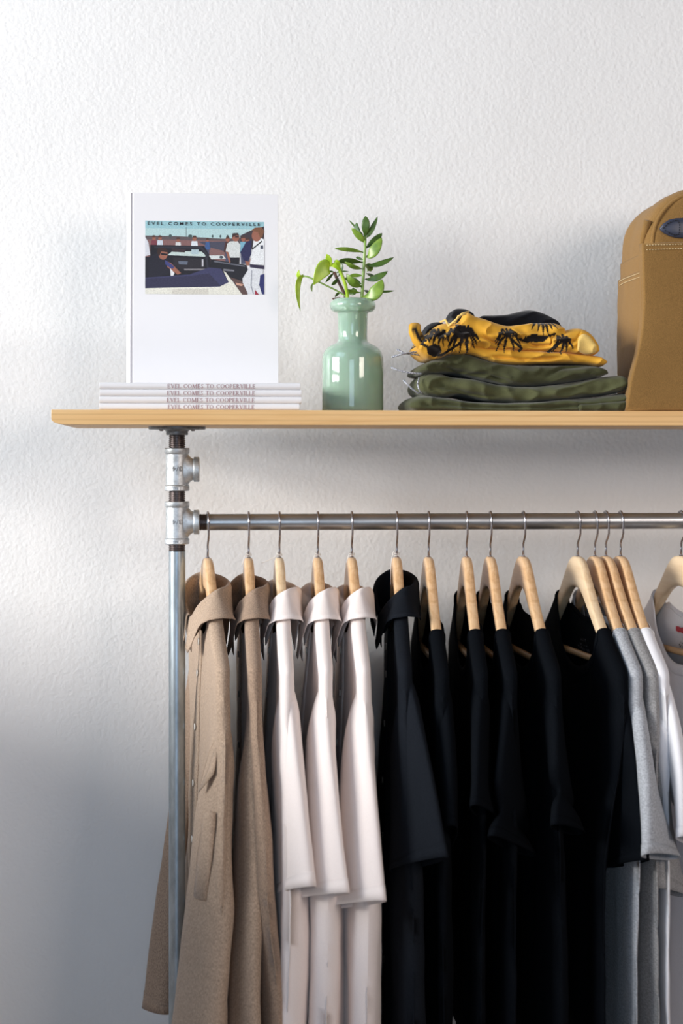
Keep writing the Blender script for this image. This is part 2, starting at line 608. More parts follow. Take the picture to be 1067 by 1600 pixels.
def post(x, s):
    """one leg of the rack: flange, nipples, tees, upright; s = side the branches point to"""
    T = Matrix.Translation((x, 0, 0))
    mb = MB()
    mb.lathe([(0.012, SH_BOT - 0.0135), (0.0170, SH_BOT - 0.0135), (0.0176, SH_BOT - 0.0125), (0.0176, SH_BOT - 0.008), (0.020, SH_BOT - 0.0058), (0.0445, SH_BOT - 0.0048), (0.0455, SH_BOT - 0.004), (0.0455, SH_BOT - 0.0002), (0.01, SH_BOT - 0.0002)], 48, T)
    fl = tag(mb.build('pipe_flange', M_FLANGE, rack, angle=35), 'dark round floor flange under the board')
    for a in (40, 140, 220, 320):
        q = math.radians(a)
        m2 = Matrix.Translation((x + 0.033 * math.cos(q), 0.033 * math.sin(q), SH_BOT - 0.0048))
        MB().lathe([(0.0001, -0.0022), (0.0025, -0.002), (0.0038, -0.0006), (0.004, 0.0003)], 12, m2).build('screw', M_THREAD, fl)
    MB().lathe(threads(PR, zpx(702), SH_BOT - 0.010, 8), 32, T).build('pipe_nipple', M_THREAD, rack, angle=50)
    MB().lathe(threads(PR, zpx(786), zpx(765), 7), 32, T).build('pipe_nipple', M_THREAD, rack, angle=50)
    MB().lathe(threads(PR + 0.0002, zpx(861), zpx(848), 5), 32, T).build('pipe_thread', M_THREAD, rack, angle=50)
    MB().lathe([(PR, 0.0), (PR, zpx(861))], 32, T).build('upright_pipe', M_PIPE, rack, angle=40)
    for v0, vc, v1 in ((700, 733.5, 767), (783.5, 816, 850)):
        za, zb, zc = zpx(v1), zpx(v0), zpx(vc)
        rb, r0 = 0.0200, 0.0182
        mb = MB()
        mb.lathe([(PR, za), (rb - 0.001, za), (rb, za + 0.001), (rb, za + 0.0075), (rb - 0.0006, za + 0.0085), (r0, za + 0.0098), (r0, zb - 0.0098), (rb - 0.0006, zb - 0.0085), (rb, zb - 0.0075), (rb, zb - 0.001), (rb - 0.001, zb), (PR, zb)], 48, T)
        # branch with a fillet where it leaves the body
        rows = []
        for ry, rz_, xx in [(.0165, .0290, .0100), (.0168, .0268, .0150), (.0168, .0238, .0180), (.0168, .0208, .0205), (.0168, .0186, .0230), (.0168, .0174, .0250), (.0170, .0172, .0262),
                            (rb - .0006, rb - .0006, .0266), (rb, rb, .0276), (rb, rb, .0345), (rb - .0012, rb - .0012, .0357), (.0145, .0145, .0357), (.0138, .0138, .034), (.0138, .0138, .012)]:
            rows.append([Vector((x + s * xx, ry * math.cos(2 * PI * k / 48), zc + rz_ * math.sin(2 * PI * k / 48))) for k in range(48)])
        mb.grid(rows, True, False, True)
        tee = mb.build('tee_fitting', M_FIT, rack, angle=38)
        # raised cast size mark, upside down as in the photograph
        vs, fs = text_mesh('3/4', 1.0, 1.0, 0.0)
        xa, xb = min(p[0] for p in vs), max(p[0] for p in vs)
        ya, yb = min(p[1] for p in vs), max(p[1] for p in vs)

        def wrap(vs, wid, hei, ang, rad, zz, flip):
            out = []
            for p in vs:
                fx = (p[0] - (xa + xb) / 2) / (xb - xa) * wid * flip
                fz = (p[1] - (ya + yb) / 2) / (yb - ya) * hei * flip
                q = ang + fx / rad
                out.append((fx, fz, q))
            return out
        mb = MB()
        n = len(vs)
        for k in (0, 1):
            for fx, fz, q in wrap(vs, 0.0155, 0.0075, 0.03, r0, zc, -1):
                r = r0 + (0.0008 if k else -0.0003)
                mb.v.append((x + r * math.sin(q), -r * math.cos(q), zc + 0.001 + fz))
        mb.f = [tuple(i + n for i in f) for f in fs]
        ec = {}
        for f in fs:
            for a, b_ in zip(f, f[1:] + f[:1]):
                ec[(a, b_)] = 1
        for (a, b_) in ec:
            if (b_, a) not in ec:
                mb.f.append((a, b_, b_ + n, a + n))
        mb.build('raised_size_mark', M_FLANGE, tee, smooth=False)
        vs, fs = text_mesh('TYPE 2', 1.0, 1.1, 0.0)
        xa, xb = min(p[0] for p in vs), max(p[0] for p in vs)
        ya, yb = min(p[1] for p in vs), max(p[1] for p in vs)
        mb = MB()
        for fx, fz, q in wrap(vs, 0.0175, 0.0042, -0.08, rb, zc, 1):
            r = rb + 0.0004
            mb.v.append((x + r * math.sin(q), -r * math.cos(q), za + 0.0042 + fz))
        mb.f = fs
        mb.build('raised_band_mark', M_FLANGE, tee, smooth=False)


post(0.0, 1)
post(1.5, -1)
Rr = Matrix.Translation((0, 0, RZ)) @ Matrix.Rotation(PI / 2, 4, 'Y')
x_thr = P(323, 815, 0).x
MB().lathe(threads(PR + 0.0002, 0.0345, x_thr, 6), 32, Rr).build('rail_thread', M_THREAD, rack, angle=50)
MB().lathe([(PR, x_thr), (PR, 1.47)], 40, Rr).build('rail_pipe', M_RAIL, rack, angle=40)

# ------------------------------------------------------------------ hangers
H_TOP = [(0, 0), (.012, -.0006), (.024, -.004), (.038, -.0135), (.054, -.029), (.072, -.0475), (.09, -.0655), (.12, -.0915), (.15, -.114), (.19, -.140), (.222, -.160)]
H_BOT = [(0, -.050), (.02, -.0515), (.04, -.059), (.06, -.072), (.09, -.0935), (.12, -.1145), (.15, -.1345), (.19, -.1585), (.222, -.176)]
HZ = zpx(870, 2.82)        # height of the wooden top of a hanger
HOOK = RZ - HZ             # rail centre above the wooden top


def drop_at(a):
    return sinterp(H_TOP, abs(a))


def hanger_meshes():
    rows = []
    n = 56
    for i in range(n + 1):
        a = -0.206 + 0.412 * i / n
        zt, zb = sinterp(H_TOP, abs(a)), sinterp(H_BOT, abs(a))
        e = 1.0
        if i in (0, n):
            e = 0.55
        h = (zt - zb) / 2 * (0.8 if i in (0, n) else 1)
        zc = (zt + zb) / 2
        w = 0.0078 * e
        ring = []
        for k in range(20):
            q = 2 * PI * k / 20
            cq, sq = math.cos(q), math.sin(q)
            ex = 0.42
            ring.append((w * math.copysign(abs(cq) ** ex, cq), -a, zc + h * math.copysign(abs(sq) ** 0.55, sq)))
        rows.append(ring)
    body = MB().grid(rows, True, True, True)
    bar = MB().tube([(0, -a, -0.158) for a in (-.19, -.1, 0, .1, .19)], 0.0055, 12)
    r = PR + 0.0026
    path = [(0, 0, -0.006), (0, 0, 0.012), (0, 0.0, 0.020)]
    # up past the front of the rail, over it and down at the back
    path += [(0, -0.004, 0.0255), (0, -0.0115, 0.0315), (0, -0.0155, 0.0375)]
    for k in range(0, 21):
        q = math.radians(195 - k * 10.6)
        path.append((0, r * math.cos(q), HOOK + r * math.sin(q) * 1.0 - 0.0))
    hook = MB().tube(path, 0.0018, 10)
    ferr = MB().lathe([(0.0035, -0.004), (0.0034, 0.0007), (0.0022, 0.0012)], 14)
    return body, bar, hook, ferr


HB, HBAR, HHOOK, HF = hanger_meshes()
# hook pixel, rotation in degrees, label
HANG = [
    (324.5, 6, 'wooden hanger inside the tan shirt nearest the upright pipe'),
    (388.5, 1, 'wooden hanger inside the second tan shirt from the upright pipe'),
    (436.5, 0.5, 'wooden hanger inside the leftmost pale pink shirt, loose string tail pointing left'),
    (496.5, -0.5, 'wooden hanger inside the middle pale pink shirt'),
    (549.5, 0, 'orange toned wooden hanger inside the rightmost pale pink shirt'),
    (620, -3, 'wooden hanger inside the black collared shirt'),
    (669.5, -2, 'bare necked wooden hanger of the first black tee right of the black collared shirt'),
    (729, -3, 'wooden hanger of the second black tee right of the black collared shirt'),
    (766, -1.6, 'wooden hanger of the third black tee right of the black collared shirt'),
    (817.5, 1.5, 'wooden hanger standing just left of the wide gap in the row of black tees'),
    (902.5, 4.5, 'wooden hanger of the black tee beside the light grey tee'),
    (929.5, 3.0, 'wooden hanger of the light heather grey tee'),
    (946.5, 5.0, 'wooden hanger of the darker heather grey tee, lowest arm in its cluster'),
    (969.5, 2.5, 'wooden hanger of the white tee that hangs beside the grey tees'),
    (1064, 9, 'pale wooden hanger of the white tee with printed neck label, at right edge'),
]
hangers = []
for i, (u, ang, lab) in enumerate(HANG):
    p = P(u, 870, 0)
    t = thing('wooden_hanger', lab, 'hanger', (p.x, 0, HZ), math.radians(ang), 'wooden hangers on the rail')
    mt = M_HANGER2 if i in (10, 14, 2) else M_HANGER
    if i == 0:
        parts = [HB.build('hanger_arms', mt, t), HBAR.build('trouser_bar', M_BAR, t), HHOOK.build('hook', M_CHROME, t), HF.build('ferrule', M_CHROME, t)]
        src = parts
    else:
        for q in src:
            c = q.copy()
            if q is src[0] and mt is not M_HANGER:
                c.data = q.data.copy()
                c.data.materials[0] = mt
            COL.objects.link(c)
            c.parent = t
    hangers.append((p.x, math.radians(ang)))

# ------------------------------------------------------------------ garments
def to_local(i, u, v, a):
    """measured point (u, v) at distance a in front of the rail, in garment i's own axes (t, a, z)"""
    xh, ph = hangers[i]
    p = P(u, v, -a)
    dx, dy = p.x - xh, p.y
    t = dx * math.cos(ph) + dy * math.sin(ph)
    na = dx * math.sin(ph) - dy * math.cos(ph)
    return Vector((t, na, p.z - HZ))


def L3(t, a, z):
    return (t, -a, z)


class Cut:
    """pattern of one hanging garment"""

    def __init__(s, i, kind, cloth, **k):
        s.i, s.kind, s.cloth = i, kind, cloth
        tee = kind == 'tee'
        s.na, s.nw = (0.026, 0.118) if tee else (0.012, 0.094)
        s.nf, s.nb = (-0.176, -0.098) if tee else (-0.112, -0.062)
        s.W0 = 0.222
        s.Wb = 0.27
        s.hem = -0.88
        s.T = 0.016
        s.Ttop = 0.0105
        s.toff = [(0, 0, 0), (-2, 0, 0)]     # z, near offset, far offset
        s.fold = 0.006
        s.kf = 26.0
        s.ph = i * 1.7
        s.tail = 0.0
        s.__dict__.update(k)

    def shoulder(s, a):
        return drop_at(min(abs(a), 0.222)) + 0.0055 - max(0, abs(a) - 0.222) * 1.1

    def pt(s, p, side, q, out=0.0):
        a0 = p * s.W0
        zs = s.shoulder(a0)
        x = (a0 - s.na) / s.nw
        inn = abs(x) < 1
        zt = zs
        if inn:
            low = s.nf if side < 0 else s.nb
            low = lerp(low, -.135 if s.kind == 'tee' else -.088, sstep(.80, .97, abs(x)))
            e = 1 - (1 - abs(x) ** 2.2) ** 0.6
            ze = s.shoulder(s.na + s.nw * (1 if x > 0 else -1))
            ze = lerp(s.shoulder(s.na - s.nw), s.shoulder(s.na + s.nw), sstep(-.9, .9, x))
            zt = min(zs, lerp(low, ze, e))
        zb = s.hem + s.tail * (abs(p) ** 2) + (0.012 * math.sin(p * 5 + s.ph))
        z = zt + (zb - zt) * q
        dz = max(0.0, zs - z)
        W = lerp(s.W0, s.Wb if p > 0 else .234, sstep(0, 0.35, -z - 0.12))
        a = p * W
        T = s.Ttop * math.sqrt(1 - (1 - min(1, dz / 0.009)) ** 2)
        T = lerp(T, s.T, sstep(0.05, 0.4, dz))
        T *= max(0.0, 1 - abs(p) ** lerp(40, 8, sstep(.03, .2, dz))) ** 0.5
        nx = nn = 0.0
        for (z0, n0, f0), (z1, n1_, f1) in zip(s.toff, s.toff[1:]):
            if z0 >= z >= z1:
                k = sstep(0, 1, (z - z0) / (z1 - z0))
                nx, nn = lerp(n0, n1_, k), lerp(f0, f1, k)
                break
        off = lerp(nn, nx, (p + 1) / 2)
        r = sstep(0.06, 0.45, dz)
        fo = s.fold * r * (math.sin(a * s.kf + s.ph + z * 1.5) + 0.5 * math.sin(a * s.kf * 2.3 + s.ph * 2 - z * 2.2))
        wr = 0.0035 * sstep(0.0, 0.08, dz) * noise.noise(Vector((a * 14 + s.i * 9, z * 6, side * 3.0 + s.i)))
        wr += 0.0014 * sstep(0.0, 0.05, dz) * noise.noise(Vector((a * 40, z * 22 + s.i, side * 2.0)))
        return Vector(L3(off + fo + wr + side * (T + out), a, z))

    def plist(s, n, full=True):
        ed = [(s.na - s.nw) / s.W0, (s.na + s.nw) / s.W0]
        ps = [-1 + 2 * i / n for i in range(n + 1)]
        ps = [p for p in ps if min(abs(p - e) for e in ed) > .012]
        for e, sg in zip(ed, (1, -1)):
            ps += [e - sg * .012] + [e + sg * d / s.W0 for d in (0, .0002, .0006, .0014, .0028, .0055)]
        ps.sort()
        return ps if full else [p for p in ps if ed[0] - .0001 <= p <= ed[1] + .0001]

    def body(s, parent):
        n, m = 56, 64
        P_ = s.plist(n)
        n = len(P_) - 1
        rows = []
        for j in range(m + 1):
            q = (j / m) ** 1.35
            def qq(p):
                return .010 + .990 * q if abs(p * s.W0 - s.na) < s.nw * .9995 else q
            row = [s.pt(P_[i], -1, qq(P_[i])) for i in range(n + 1)]
            row += [s.pt(P_[n - i], 1, qq(P_[n - i])) for i in range(n + 1)]
            rows.append(row)
        return MB().grid(rows, True).build('body', s.cloth, parent, weld=0.0004, solid=0.0011)

    def neck_rib(s, parent, mat_=None, h=0.019):
        """ribbed neckband, a strip lying over the top edge of both sheets"""
        mb = MB()
        rows = [[], [], [], []]
        n = 60
        for side in (-1, 1):
            for k in range(n):
                sv = k / n
                fi = PI * (sv - 0.85 * math.sin(2 * PI * sv) / (2 * PI))
                p = (s.na - side * -1 * s.nw * math.cos(fi) * -1) / s.W0
                top = s.pt(p, side, 0)
                for r_, (dq, ou, up) in enumerate(((0, .0004, .001), (.35, .0016, 0), (.75, .0018, 0), (1, .0006, 0))):
                    c = s.pt(p, side, dq * h / 0.75, ou)
                    rows[r_].append(c + Vector((0, 0, up)))
        mb.grid(rows, True)
        return mb.build('neck_rib', mat_ or s.cloth, parent, solid=0.0012)


def sleeve(i, cloth, parent, O0, I0, O1, I1, h0=0.010, h1=0.02, bulge=0.0, name='sleeve', wr=0.004, crease=1.2, midO=None, m=44, n=40, hemband=0.02, kink=None):
    """flat-lying sleeve: O = outer edge, I = inner edge, from shoulder (0) to hem (1), local (t, a, z)"""
    def bez(a, b, c, t):
        return a * (1 - t) ** 2 + c * 2 * t * (1 - t) + b * t * t
    if O0.y > 0:
        c_ = O0 + (O1 - O0) * 0.22 if midO is None else midO
        cO = c_
        O0 = Vector((0, .200, drop_at(.200) - 0.002))
        I0 = Vector((0, .11, -.30))
    else:
        cO = midO if midO is not None else (O0 + O1) / 2 + Vector((0, bulge, 0.01))
    cI = (I0 + I1) / 2
    rows = []
    for j in range(m + 1):
        t = j / m
        o_, i_ = bez(O0, O1, cO, t), bez(I0, I1, cI, t)
        c = (o_ + i_) / 2
        ax = (o_ - i_)
        w = ax.length / 2
        ax.normalize()
        t2 = min(1, t + 0.02)
        t1 = max(0, t - 0.02)
        d = (bez(O0, O1, cO, t2) + bez(I0, I1, cI, t2) - bez(O0, O1, cO, t1) - bez(I0, I1, cI, t1)).normalized()
        nrm = ax.cross(d).normalized()
        h = lerp(0.009, lerp(h0, h1, t), sstep(0.04, 0.24, t))
        if kink:
            h *= 1 - kink[1] * math.exp(-((t - kink[0]) / 0.05) ** 2)
            w *= 1 - kink[2] * math.exp(-((t - kink[0]) / 0.07) ** 2)
        row = []
        for k in range(n):
            q = 2 * PI * k / n
            cq, sq = math.cos(q), math.sin(q)
            p = c + ax * (w * math.copysign(abs(cq) ** 0.8, cq)) + nrm * (h * math.copysign(abs(sq) ** crease, sq))
            amp = wr * sstep(0.02, 0.3, t)
            p = p + nrm * amp * noise.noise(Vector((p.y * 9 + i * 5, p.z * 6, i * 3.1 + 0.4 * sq))) \
                + nrm * amp * 0.35 * noise.noise(Vector((p.y * 30 + i, p.z * 20, i * 1.3 + sq)))
            row.append(L3(p.x, p.y, p.z))
        rows.append(row)
    ob = MB().grid(rows, True).build(name, cloth, parent, solid=0.0011)
    js = max(2, int(0.18 * m))
    rr = [Vector(q_) for q_ in rows[js]]
    cc = sum(rr, Vector((0, 0, 0))) / n
    sm = [q_ + (q_ - cc).normalized() * 0.0007 for q_ in rr]
    MB().tube(sm + sm[:1], 0.0009, 6).build('armhole_seam', cloth, ob)
    if hemband:
        # stitched hem: a slightly raised band at the opening
        hb = []
        for rr in rows[-3:]:
            cc = Vector((0, 0, 0))
            for q_ in rr:
                cc += Vector(q_)
            cc /= len(rr)
            hb.append([Vector(q_) + (Vector(q_) - cc).normalized() * 0.0010 for q_ in rr])
        MB().grid(hb, True).build('sleeve_hem', cloth, ob, solid=0.0012)
    return ob


def crom(pts, n):
    """closed Catmull-Rom through pts, n samples"""
    m = len(pts)
    out = []
    for k in range(n):
        f = k / n * m
        i = int(f)
        t = f - i
        p0, p1, p2, p3 = (pts[(i + d) % m] for d in (-1, 0, 1, 2))
        out.append(0.5 * ((2 * p1) + (p2 - p0) * t + (2 * p0 - 5 * p1 + 4 * p2 - p3) * t * t + (3 * p1 - p0 - 3 * p2 + p3) * t ** 3))
    return out


def collar(cut, parent, sc=1.0, dz=0.0, jit=0.0):
    """folded shirt collar round the hanger neck: stand inside, leaf outside, open at the front (t-)"""
    J = lambda k: jit * math.sin(k * 2.1 + cut.i)
    key = [Vector((.031, 0, -.036 + J(0))), Vector((.024, .056, -.041)), Vector((.004, .083, -.046 + J(1))), Vector((-.016, .060, -.066)),
           Vector((-.029, .012, -.092 + J(2))), Vector((-.034, -.036, -.050)), Vector((-.010, -.070, -.029 + J(3))), Vector((.018, -.050, -.030))]
    key = [Vector((k.x * sc, k.y, k.z + dz * (1 - sstep(.02, .07, k.y)))) for k in key]
    N = 72
    ring = crom(key, N)
    fr = 4 / 8 * N          # opening at the front key point
    LL = [(0, .052), (.12, .056), (.25, .066), (.36, .064), (.46, .062), (.5, .044), (.54, .040), (.62, .050), (.75, .055), (.88, .05), (1, .052)]
    prof = [(-.0035, -.034), (-.0030, -.018), (-.0026, -.006), (-.0010, -.0006), (.0010, 0.0), (.0030, -.0016), (.0046, -.007)]
    rows = []
    order = [int(round(fr)) + 1 + k for k in range(N - 1)]
    for r_ in range(len(prof) + 5):
        row = []
        for k in order:
            k %= N
            p = ring[k]
            tg = (ring[(k + 1) % N] - ring[k - 1])
            nrm = Vector((tg.y, -tg.x, 0))
            if nrm.dot(Vector((p.x, p.y, 0))) < 0:
                nrm = -nrm
            nrm.normalize()
            Lk = interp(LL, k / N)
            if r_ < len(prof):
                of, d = prof[r_]
                if k / N > .5 and k / N < .95 and r_ == 0:
                    d = -.060
            else:
                f = (r_ - len(prof) + 1) / 5
                sl = nrm.y * nrm.y
                of = .0046 + .0035 * f ** 1.5 + (Lk - .007) * f * .74 * sl + .0035 * sl * f
                d = -.007 + .004 * sl * f - (Lk - .007) * f * (1 - .40 * sl)
            w = 0.0012 * noise.noise(Vector((k * 0.25, r_ * 0.4, cut.i * 3.3))) if r_ >= 3 else 0
            q = p + nrm * (of + w) + Vector((0, 0, d))
            row.append(L3(q.x, q.y, q.z))
        rows.append(row)
    co = MB().grid(rows).build('collar', cut.cloth, parent, solid=0.0012)
    # top-stitched edge of the leaf
    line = [Vector(q) for q in rows[-2]]
    line = [lerp(Vector(rows[-2][k]), Vector(rows[-1][k]), 0.35) for k in range(len(line))]
    ed = []
    for dd in (0.0, 0.0022):
        r2 = []
        for k in range(len(line)):
            n_ = Vector((line[k].x, line[k].y, 0)).normalized()
            r2.append(line[k] + n_ * 0.0011 + Vector((0, 0, -dd)))
        ed.append(r2)
    MB().grid(ed).build('collar_edge', seam_mat(cut.cloth), co, solid=0.0006)
    return co


def seam_mat(m):
    if m.name not in M_SEAM:
        c = m.node_tree.nodes['Principled BSDF'].inputs['Base Color'].default_value
        k = 1.25 if c[0] > 0.02 else 0.8
        M_SEAM[m.name] = mat('stitched_seam_' + m.name, (min(.95, c[0] * k), min(.95, c[1] * k), min(.95, c[2] * k), 1), 0.9)
    return M_SEAM[m.name]


def placket(cut, parent, btn, zs):
    """button band on the front sheet with its buttons"""
    rows = []
    for j in range(50):
        q = 0.005 + 0.985 * j / 49
        row = []
        for k in range(5):
            p = (-0.016 + 0.032 * k / 4) / cut.W0
            row.append(cut.pt(p, -1, q, 0.0022 if 0 < k < 4 else 0.0010))
        rows.append(row)
    pk = MB().grid(rows).build('placket', cut.cloth, parent, solid=0.0012)
    for z in zs:
        # surface point at that height
        best = min((abs(cut.pt(0, -1, q / 400).z - z), q / 400) for q in range(400))[1]
        c = cut.pt(0, -1, best, 0.0036)
        m2 = Matrix.Translation(c) @ Matrix.Rotation(-PI / 2, 4, 'Y')
        MB().lathe([(0.0005, 0.0009), (0.0034, 0.0008), (0.0042, 0.0018), (0.0052, 0.0017), (0.0056, 0.0006), (0.005, -0.0004)], 18, m2).build('button', btn, parent)


GR = {'tan': 'tan long sleeved shirts on the rail', 'pink': 'pale pink short sleeved shirts on the rail', 'tee': 'tee shirts on the rail'}


def start(i, name, label, cat, group=None):
    xh, ph = hangers[i]
    return thing(name, label, cat, (xh, 0, HZ), ph, group)


def far_sleeve(i, cloth, par, zo, L=0.26, **k):
    Lc = lambda t, a, z: Vector((t, a, z))
    O0, I0 = Lc(0, -.222, -.165), Lc(0, -.14, -.31)
    return sleeve(i, cloth, par, O0, I0, Lc(zo, -.238, -.165 - L), Lc(zo, -.150, -.19 - L), **k)


def seam_ring(i, parent, cloth, rows_t, thick=0.0011):
    pass


# ---- 1 tan long-sleeved shirt by the pipe
g = start(0, 'collared_shirt', 'tan chambray long sleeved shirt nearest the upright pipe, chest pocket flap sticking out', 'shirt', GR['tan'])
c1 = Cut(0, 'shirt', M_TAN, hem=-0.86, T=0.015, toff=[(0.1, 0, 0), (-.15, 0, 0), (-.45, -.006, -.004), (-.95, -.010, -.006)], fold=0.004, tail=0.05)
c1.body(g)
collar(c1, g, 1.0, 0.0)
placket(c1, g, M_BTN, (-.135, -.185, -.27, -.36, -.45, -.55, -.65))
sl1 = sleeve(0, M_TAN, g, to_local(0, 344, 1058, .222), to_local(0, 318, 1150, .13), to_local(0, 343, 1740, .30), to_local(0, 256, 1730, .17), 0.020, 0.022, wr=0.006, crease=0.9, midO=to_local(0, 362, 1330, .27), m=70, hemband=0)
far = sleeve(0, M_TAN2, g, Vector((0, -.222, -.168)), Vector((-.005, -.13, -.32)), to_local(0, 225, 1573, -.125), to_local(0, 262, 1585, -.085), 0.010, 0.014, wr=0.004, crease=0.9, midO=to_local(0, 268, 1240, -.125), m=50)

def patch(ob, uv, par, name, cloth):
    """a sewn-on piece lying on the cloth of ob"""
    from mathutils.bvhtree import BVHTree
    me = ob.data
    bv = BVHTree.FromPolygons([v_.co for v_ in me.vertices], [tuple(q_.vertices) for q_ in me.polygons])
    rows = []
    for r_ in uv:
        row = []
        for u, v_, a_, lift in r_:
            l_ = to_local(0, u, v_, a_)
            c_ = Vector(L3(l_.x, l_.y, l_.z))
            hit, nrm, _, _ = bv.find_nearest(c_)
            nn = nrm if nrm.y < 0 or abs(nrm.x) > .8 else -nrm
            if nn.dot(Vector((-.5, -.85, 0))) < 0:
                nn = -nn
            row.append(tuple(hit + nn * lift))
        rows.append(row)
    return MB().grid(rows).build(name, cloth, par, solid=0.0014)


patch(sl1, [[(279, 1272, .23, .004), (285, 1267, .25, .010), (294, 1265, .27, .011), (305, 1270, .28, .004)], [(279, 1284, .23, .004), (285, 1280, .25, .009), (294, 1279, .27, .010), (305, 1283, .28, .004)], [(279, 1335, .22, .003), (286, 1338, .24, .005), (294, 1340, .26, .005), (303, 1341, .27, .003)], [(280, 1400, .22, .0015), (287, 1405, .23, .003), (294, 1408, .25, .003), (301, 1410, .26, .0015)]], g, 'chest_pocket', M_TAN)
patch(sl1, [[(290, 1168, .24, .002), (295, 1166, .25, .003), (300, 1166, .26, .002)], [(283, 1200, .23, .004), (290, 1198, .25, .006), (297, 1196, .26, .004)], [(274, 1236, .22, .012), (285, 1222, .24, .010), (295, 1207, .26, .006)]], g, 'pocket_flap', M_TAN)

# ---- 2 second tan shirt
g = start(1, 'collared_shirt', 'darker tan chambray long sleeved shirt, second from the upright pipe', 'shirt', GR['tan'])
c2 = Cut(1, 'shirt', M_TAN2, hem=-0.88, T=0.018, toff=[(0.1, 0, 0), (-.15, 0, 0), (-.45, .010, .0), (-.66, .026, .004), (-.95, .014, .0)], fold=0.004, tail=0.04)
c2.body(g)
collar(c2, g, 0.92, -0.004, 0.002)
placket(c2, g, M_BTND, (-.155, -.22, -.30, -.39, -.48, -.58, -.68))
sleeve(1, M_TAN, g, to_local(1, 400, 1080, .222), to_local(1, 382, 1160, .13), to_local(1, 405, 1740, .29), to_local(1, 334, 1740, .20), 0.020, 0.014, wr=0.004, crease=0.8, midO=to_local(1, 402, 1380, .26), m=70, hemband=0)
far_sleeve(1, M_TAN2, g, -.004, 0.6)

# ---- 3-5 pale pink short-sleeved shirts
PINK = [
    (2, 'pale pink short sleeved collared shirt beside the tan shirts, leftmost of three', (449, 1066), (430, 1160), (487, 1385, .31), (440, 1396, .20), [(0.1, 0, 0), (-.15, 0, 0), (-.5, .002, .0), (-.95, -.012, -.006)]),
    (3, 'pale pink short sleeved collared shirt in the middle of three', (497, 1076), (478, 1170), (543, 1395, .32), (452, 1408, .20), [(0.1, 0, 0), (-.15, 0, 0), (-.5, .002, .0), (-.95, -.006, 0)]),
    (4, 'pale pink short sleeved collared shirt beside the black collared shirt', (563, 1078), (545, 1170), (601, 1407, .33), (500, 1421, .20), [(0.1, 0, 0), (-.15, 0, 0), (-.5, .004, 0), (-.95, .006, 0)]),
]
for i, lab, so, si, ho, hi, tf in PINK:
    g = start(i, 'collared_shirt', lab, 'shirt', GR['pink'])
    c = Cut(i, 'shirt', M_PINKW, hem=-0.86, T=0.026, toff=tf, fold=0.006, tail=0.05, kf=24)
    c.body(g)
    collar(c, g, 0.95, -0.014 - 0.003 * (i - 2), 0.002)
    placket(c, g, M_BTN, (-.15, -.22, -.30, -.39, -.48, -.58, -.68))
    sleeve(i, M_PINKW, g, to_local(i, so[0], so[1], .222), to_local(i, si[0], si[1], .13), to_local(i, *ho), to_local(i, *hi), 0.022, 0.017, wr=0.002, crease=1.1)
    far_sleeve(i, M_PINKW, g, -.004)

# ---- 6 black collared shirt
g = start(5, 'collared_shirt', 'black short sleeved collared shirt with grey buttons', 'shirt')
c6 = Cut(5, 'shirt', M_BLK, hem=-0.90, T=0.022, toff=[(0.1, 0, 0), (-.15, 0, 0), (-.5, .004, .0), (-.95, .01, 0)], fold=0.004)
c6.body(g)
collar(c6, g, 0.95, 0.004, 0.001)
placket(c6, g, M_BTND, (-.145, -.19, -.27, -.36, -.45, -.55, -.65))
sleeve(5, M_BLK, g, to_local(5, 645, 1055, .222), to_local(5, 622, 1150, .13), to_local(5, 698, 1339, .34), to_local(5, 611, 1362, .20), 0.021, 0.018, wr=0.002)
far_sleeve(5, M_BLK, g, -.004)

# ---- 7-15 tees: i, cloth, label, shoulder seam, armpit, hem outer, hem inner, body half thickness, near offset at hem
TEES = [
    (6, M_BLKT, 'black tee hanging next to the black collared shirt', (702, 1072), (695, 1170), (704, 1290, .30), (690, 1330, .17), .012, 0, None),
    (7, M_BLKT, 'black tee, second of the four left of the gap', (752, 1062), (768, 1160), (741, 1258, .31), (778, 1290, .17), .009, 0, None),
    (8, M_BLKT, 'black tee with a flared sleeve hem, third of the four left of the gap', (801, 1075), (812, 1165), (767, 1306, .31), (834, 1339, .17), .011, 0, (.86, .5, .35)),
    (9, M_BLKT, 'black tee whose puckered sleeve hem hangs over the gap', (873, 1072), (880, 1165), (865, 1289, .31), (908, 1304, .18), .014, 0, (.8, .6, .45)),
    (10, M_BLKT, 'black tee with wide open neck beside the light grey tee', (988, 1108), (960, 1190), (1010, 1344, .31), (950, 1356, .17), .007, -.034, None),
    (11, M_GREY, 'light heather grey tee, nearest the black tees', (1016, 1088), (1022, 1170), (1008, 1335, .34), (1056, 1342, .26), .005, -.004, None),
    (12, M_GREY2, 'darker heather grey tee tucked between light grey and white tees', (1047, 1100), (1050, 1190), (1029, 1388, .25), (1071, 1402, .17), .005, -.006, None),
    (13, M_WHT, 'white tee hanging against the darker grey tee', (1068, 1060), (1085, 1160), (1064, 1307, .31), (1104, 1322, .18), .006, 0, None),
    (14, M_WHT, 'white tee with printed neck label at the right edge', (1150, 1080), (1170, 1190), (1150, 1320, .31), (1200, 1330, .18), .014, 0, None),
]
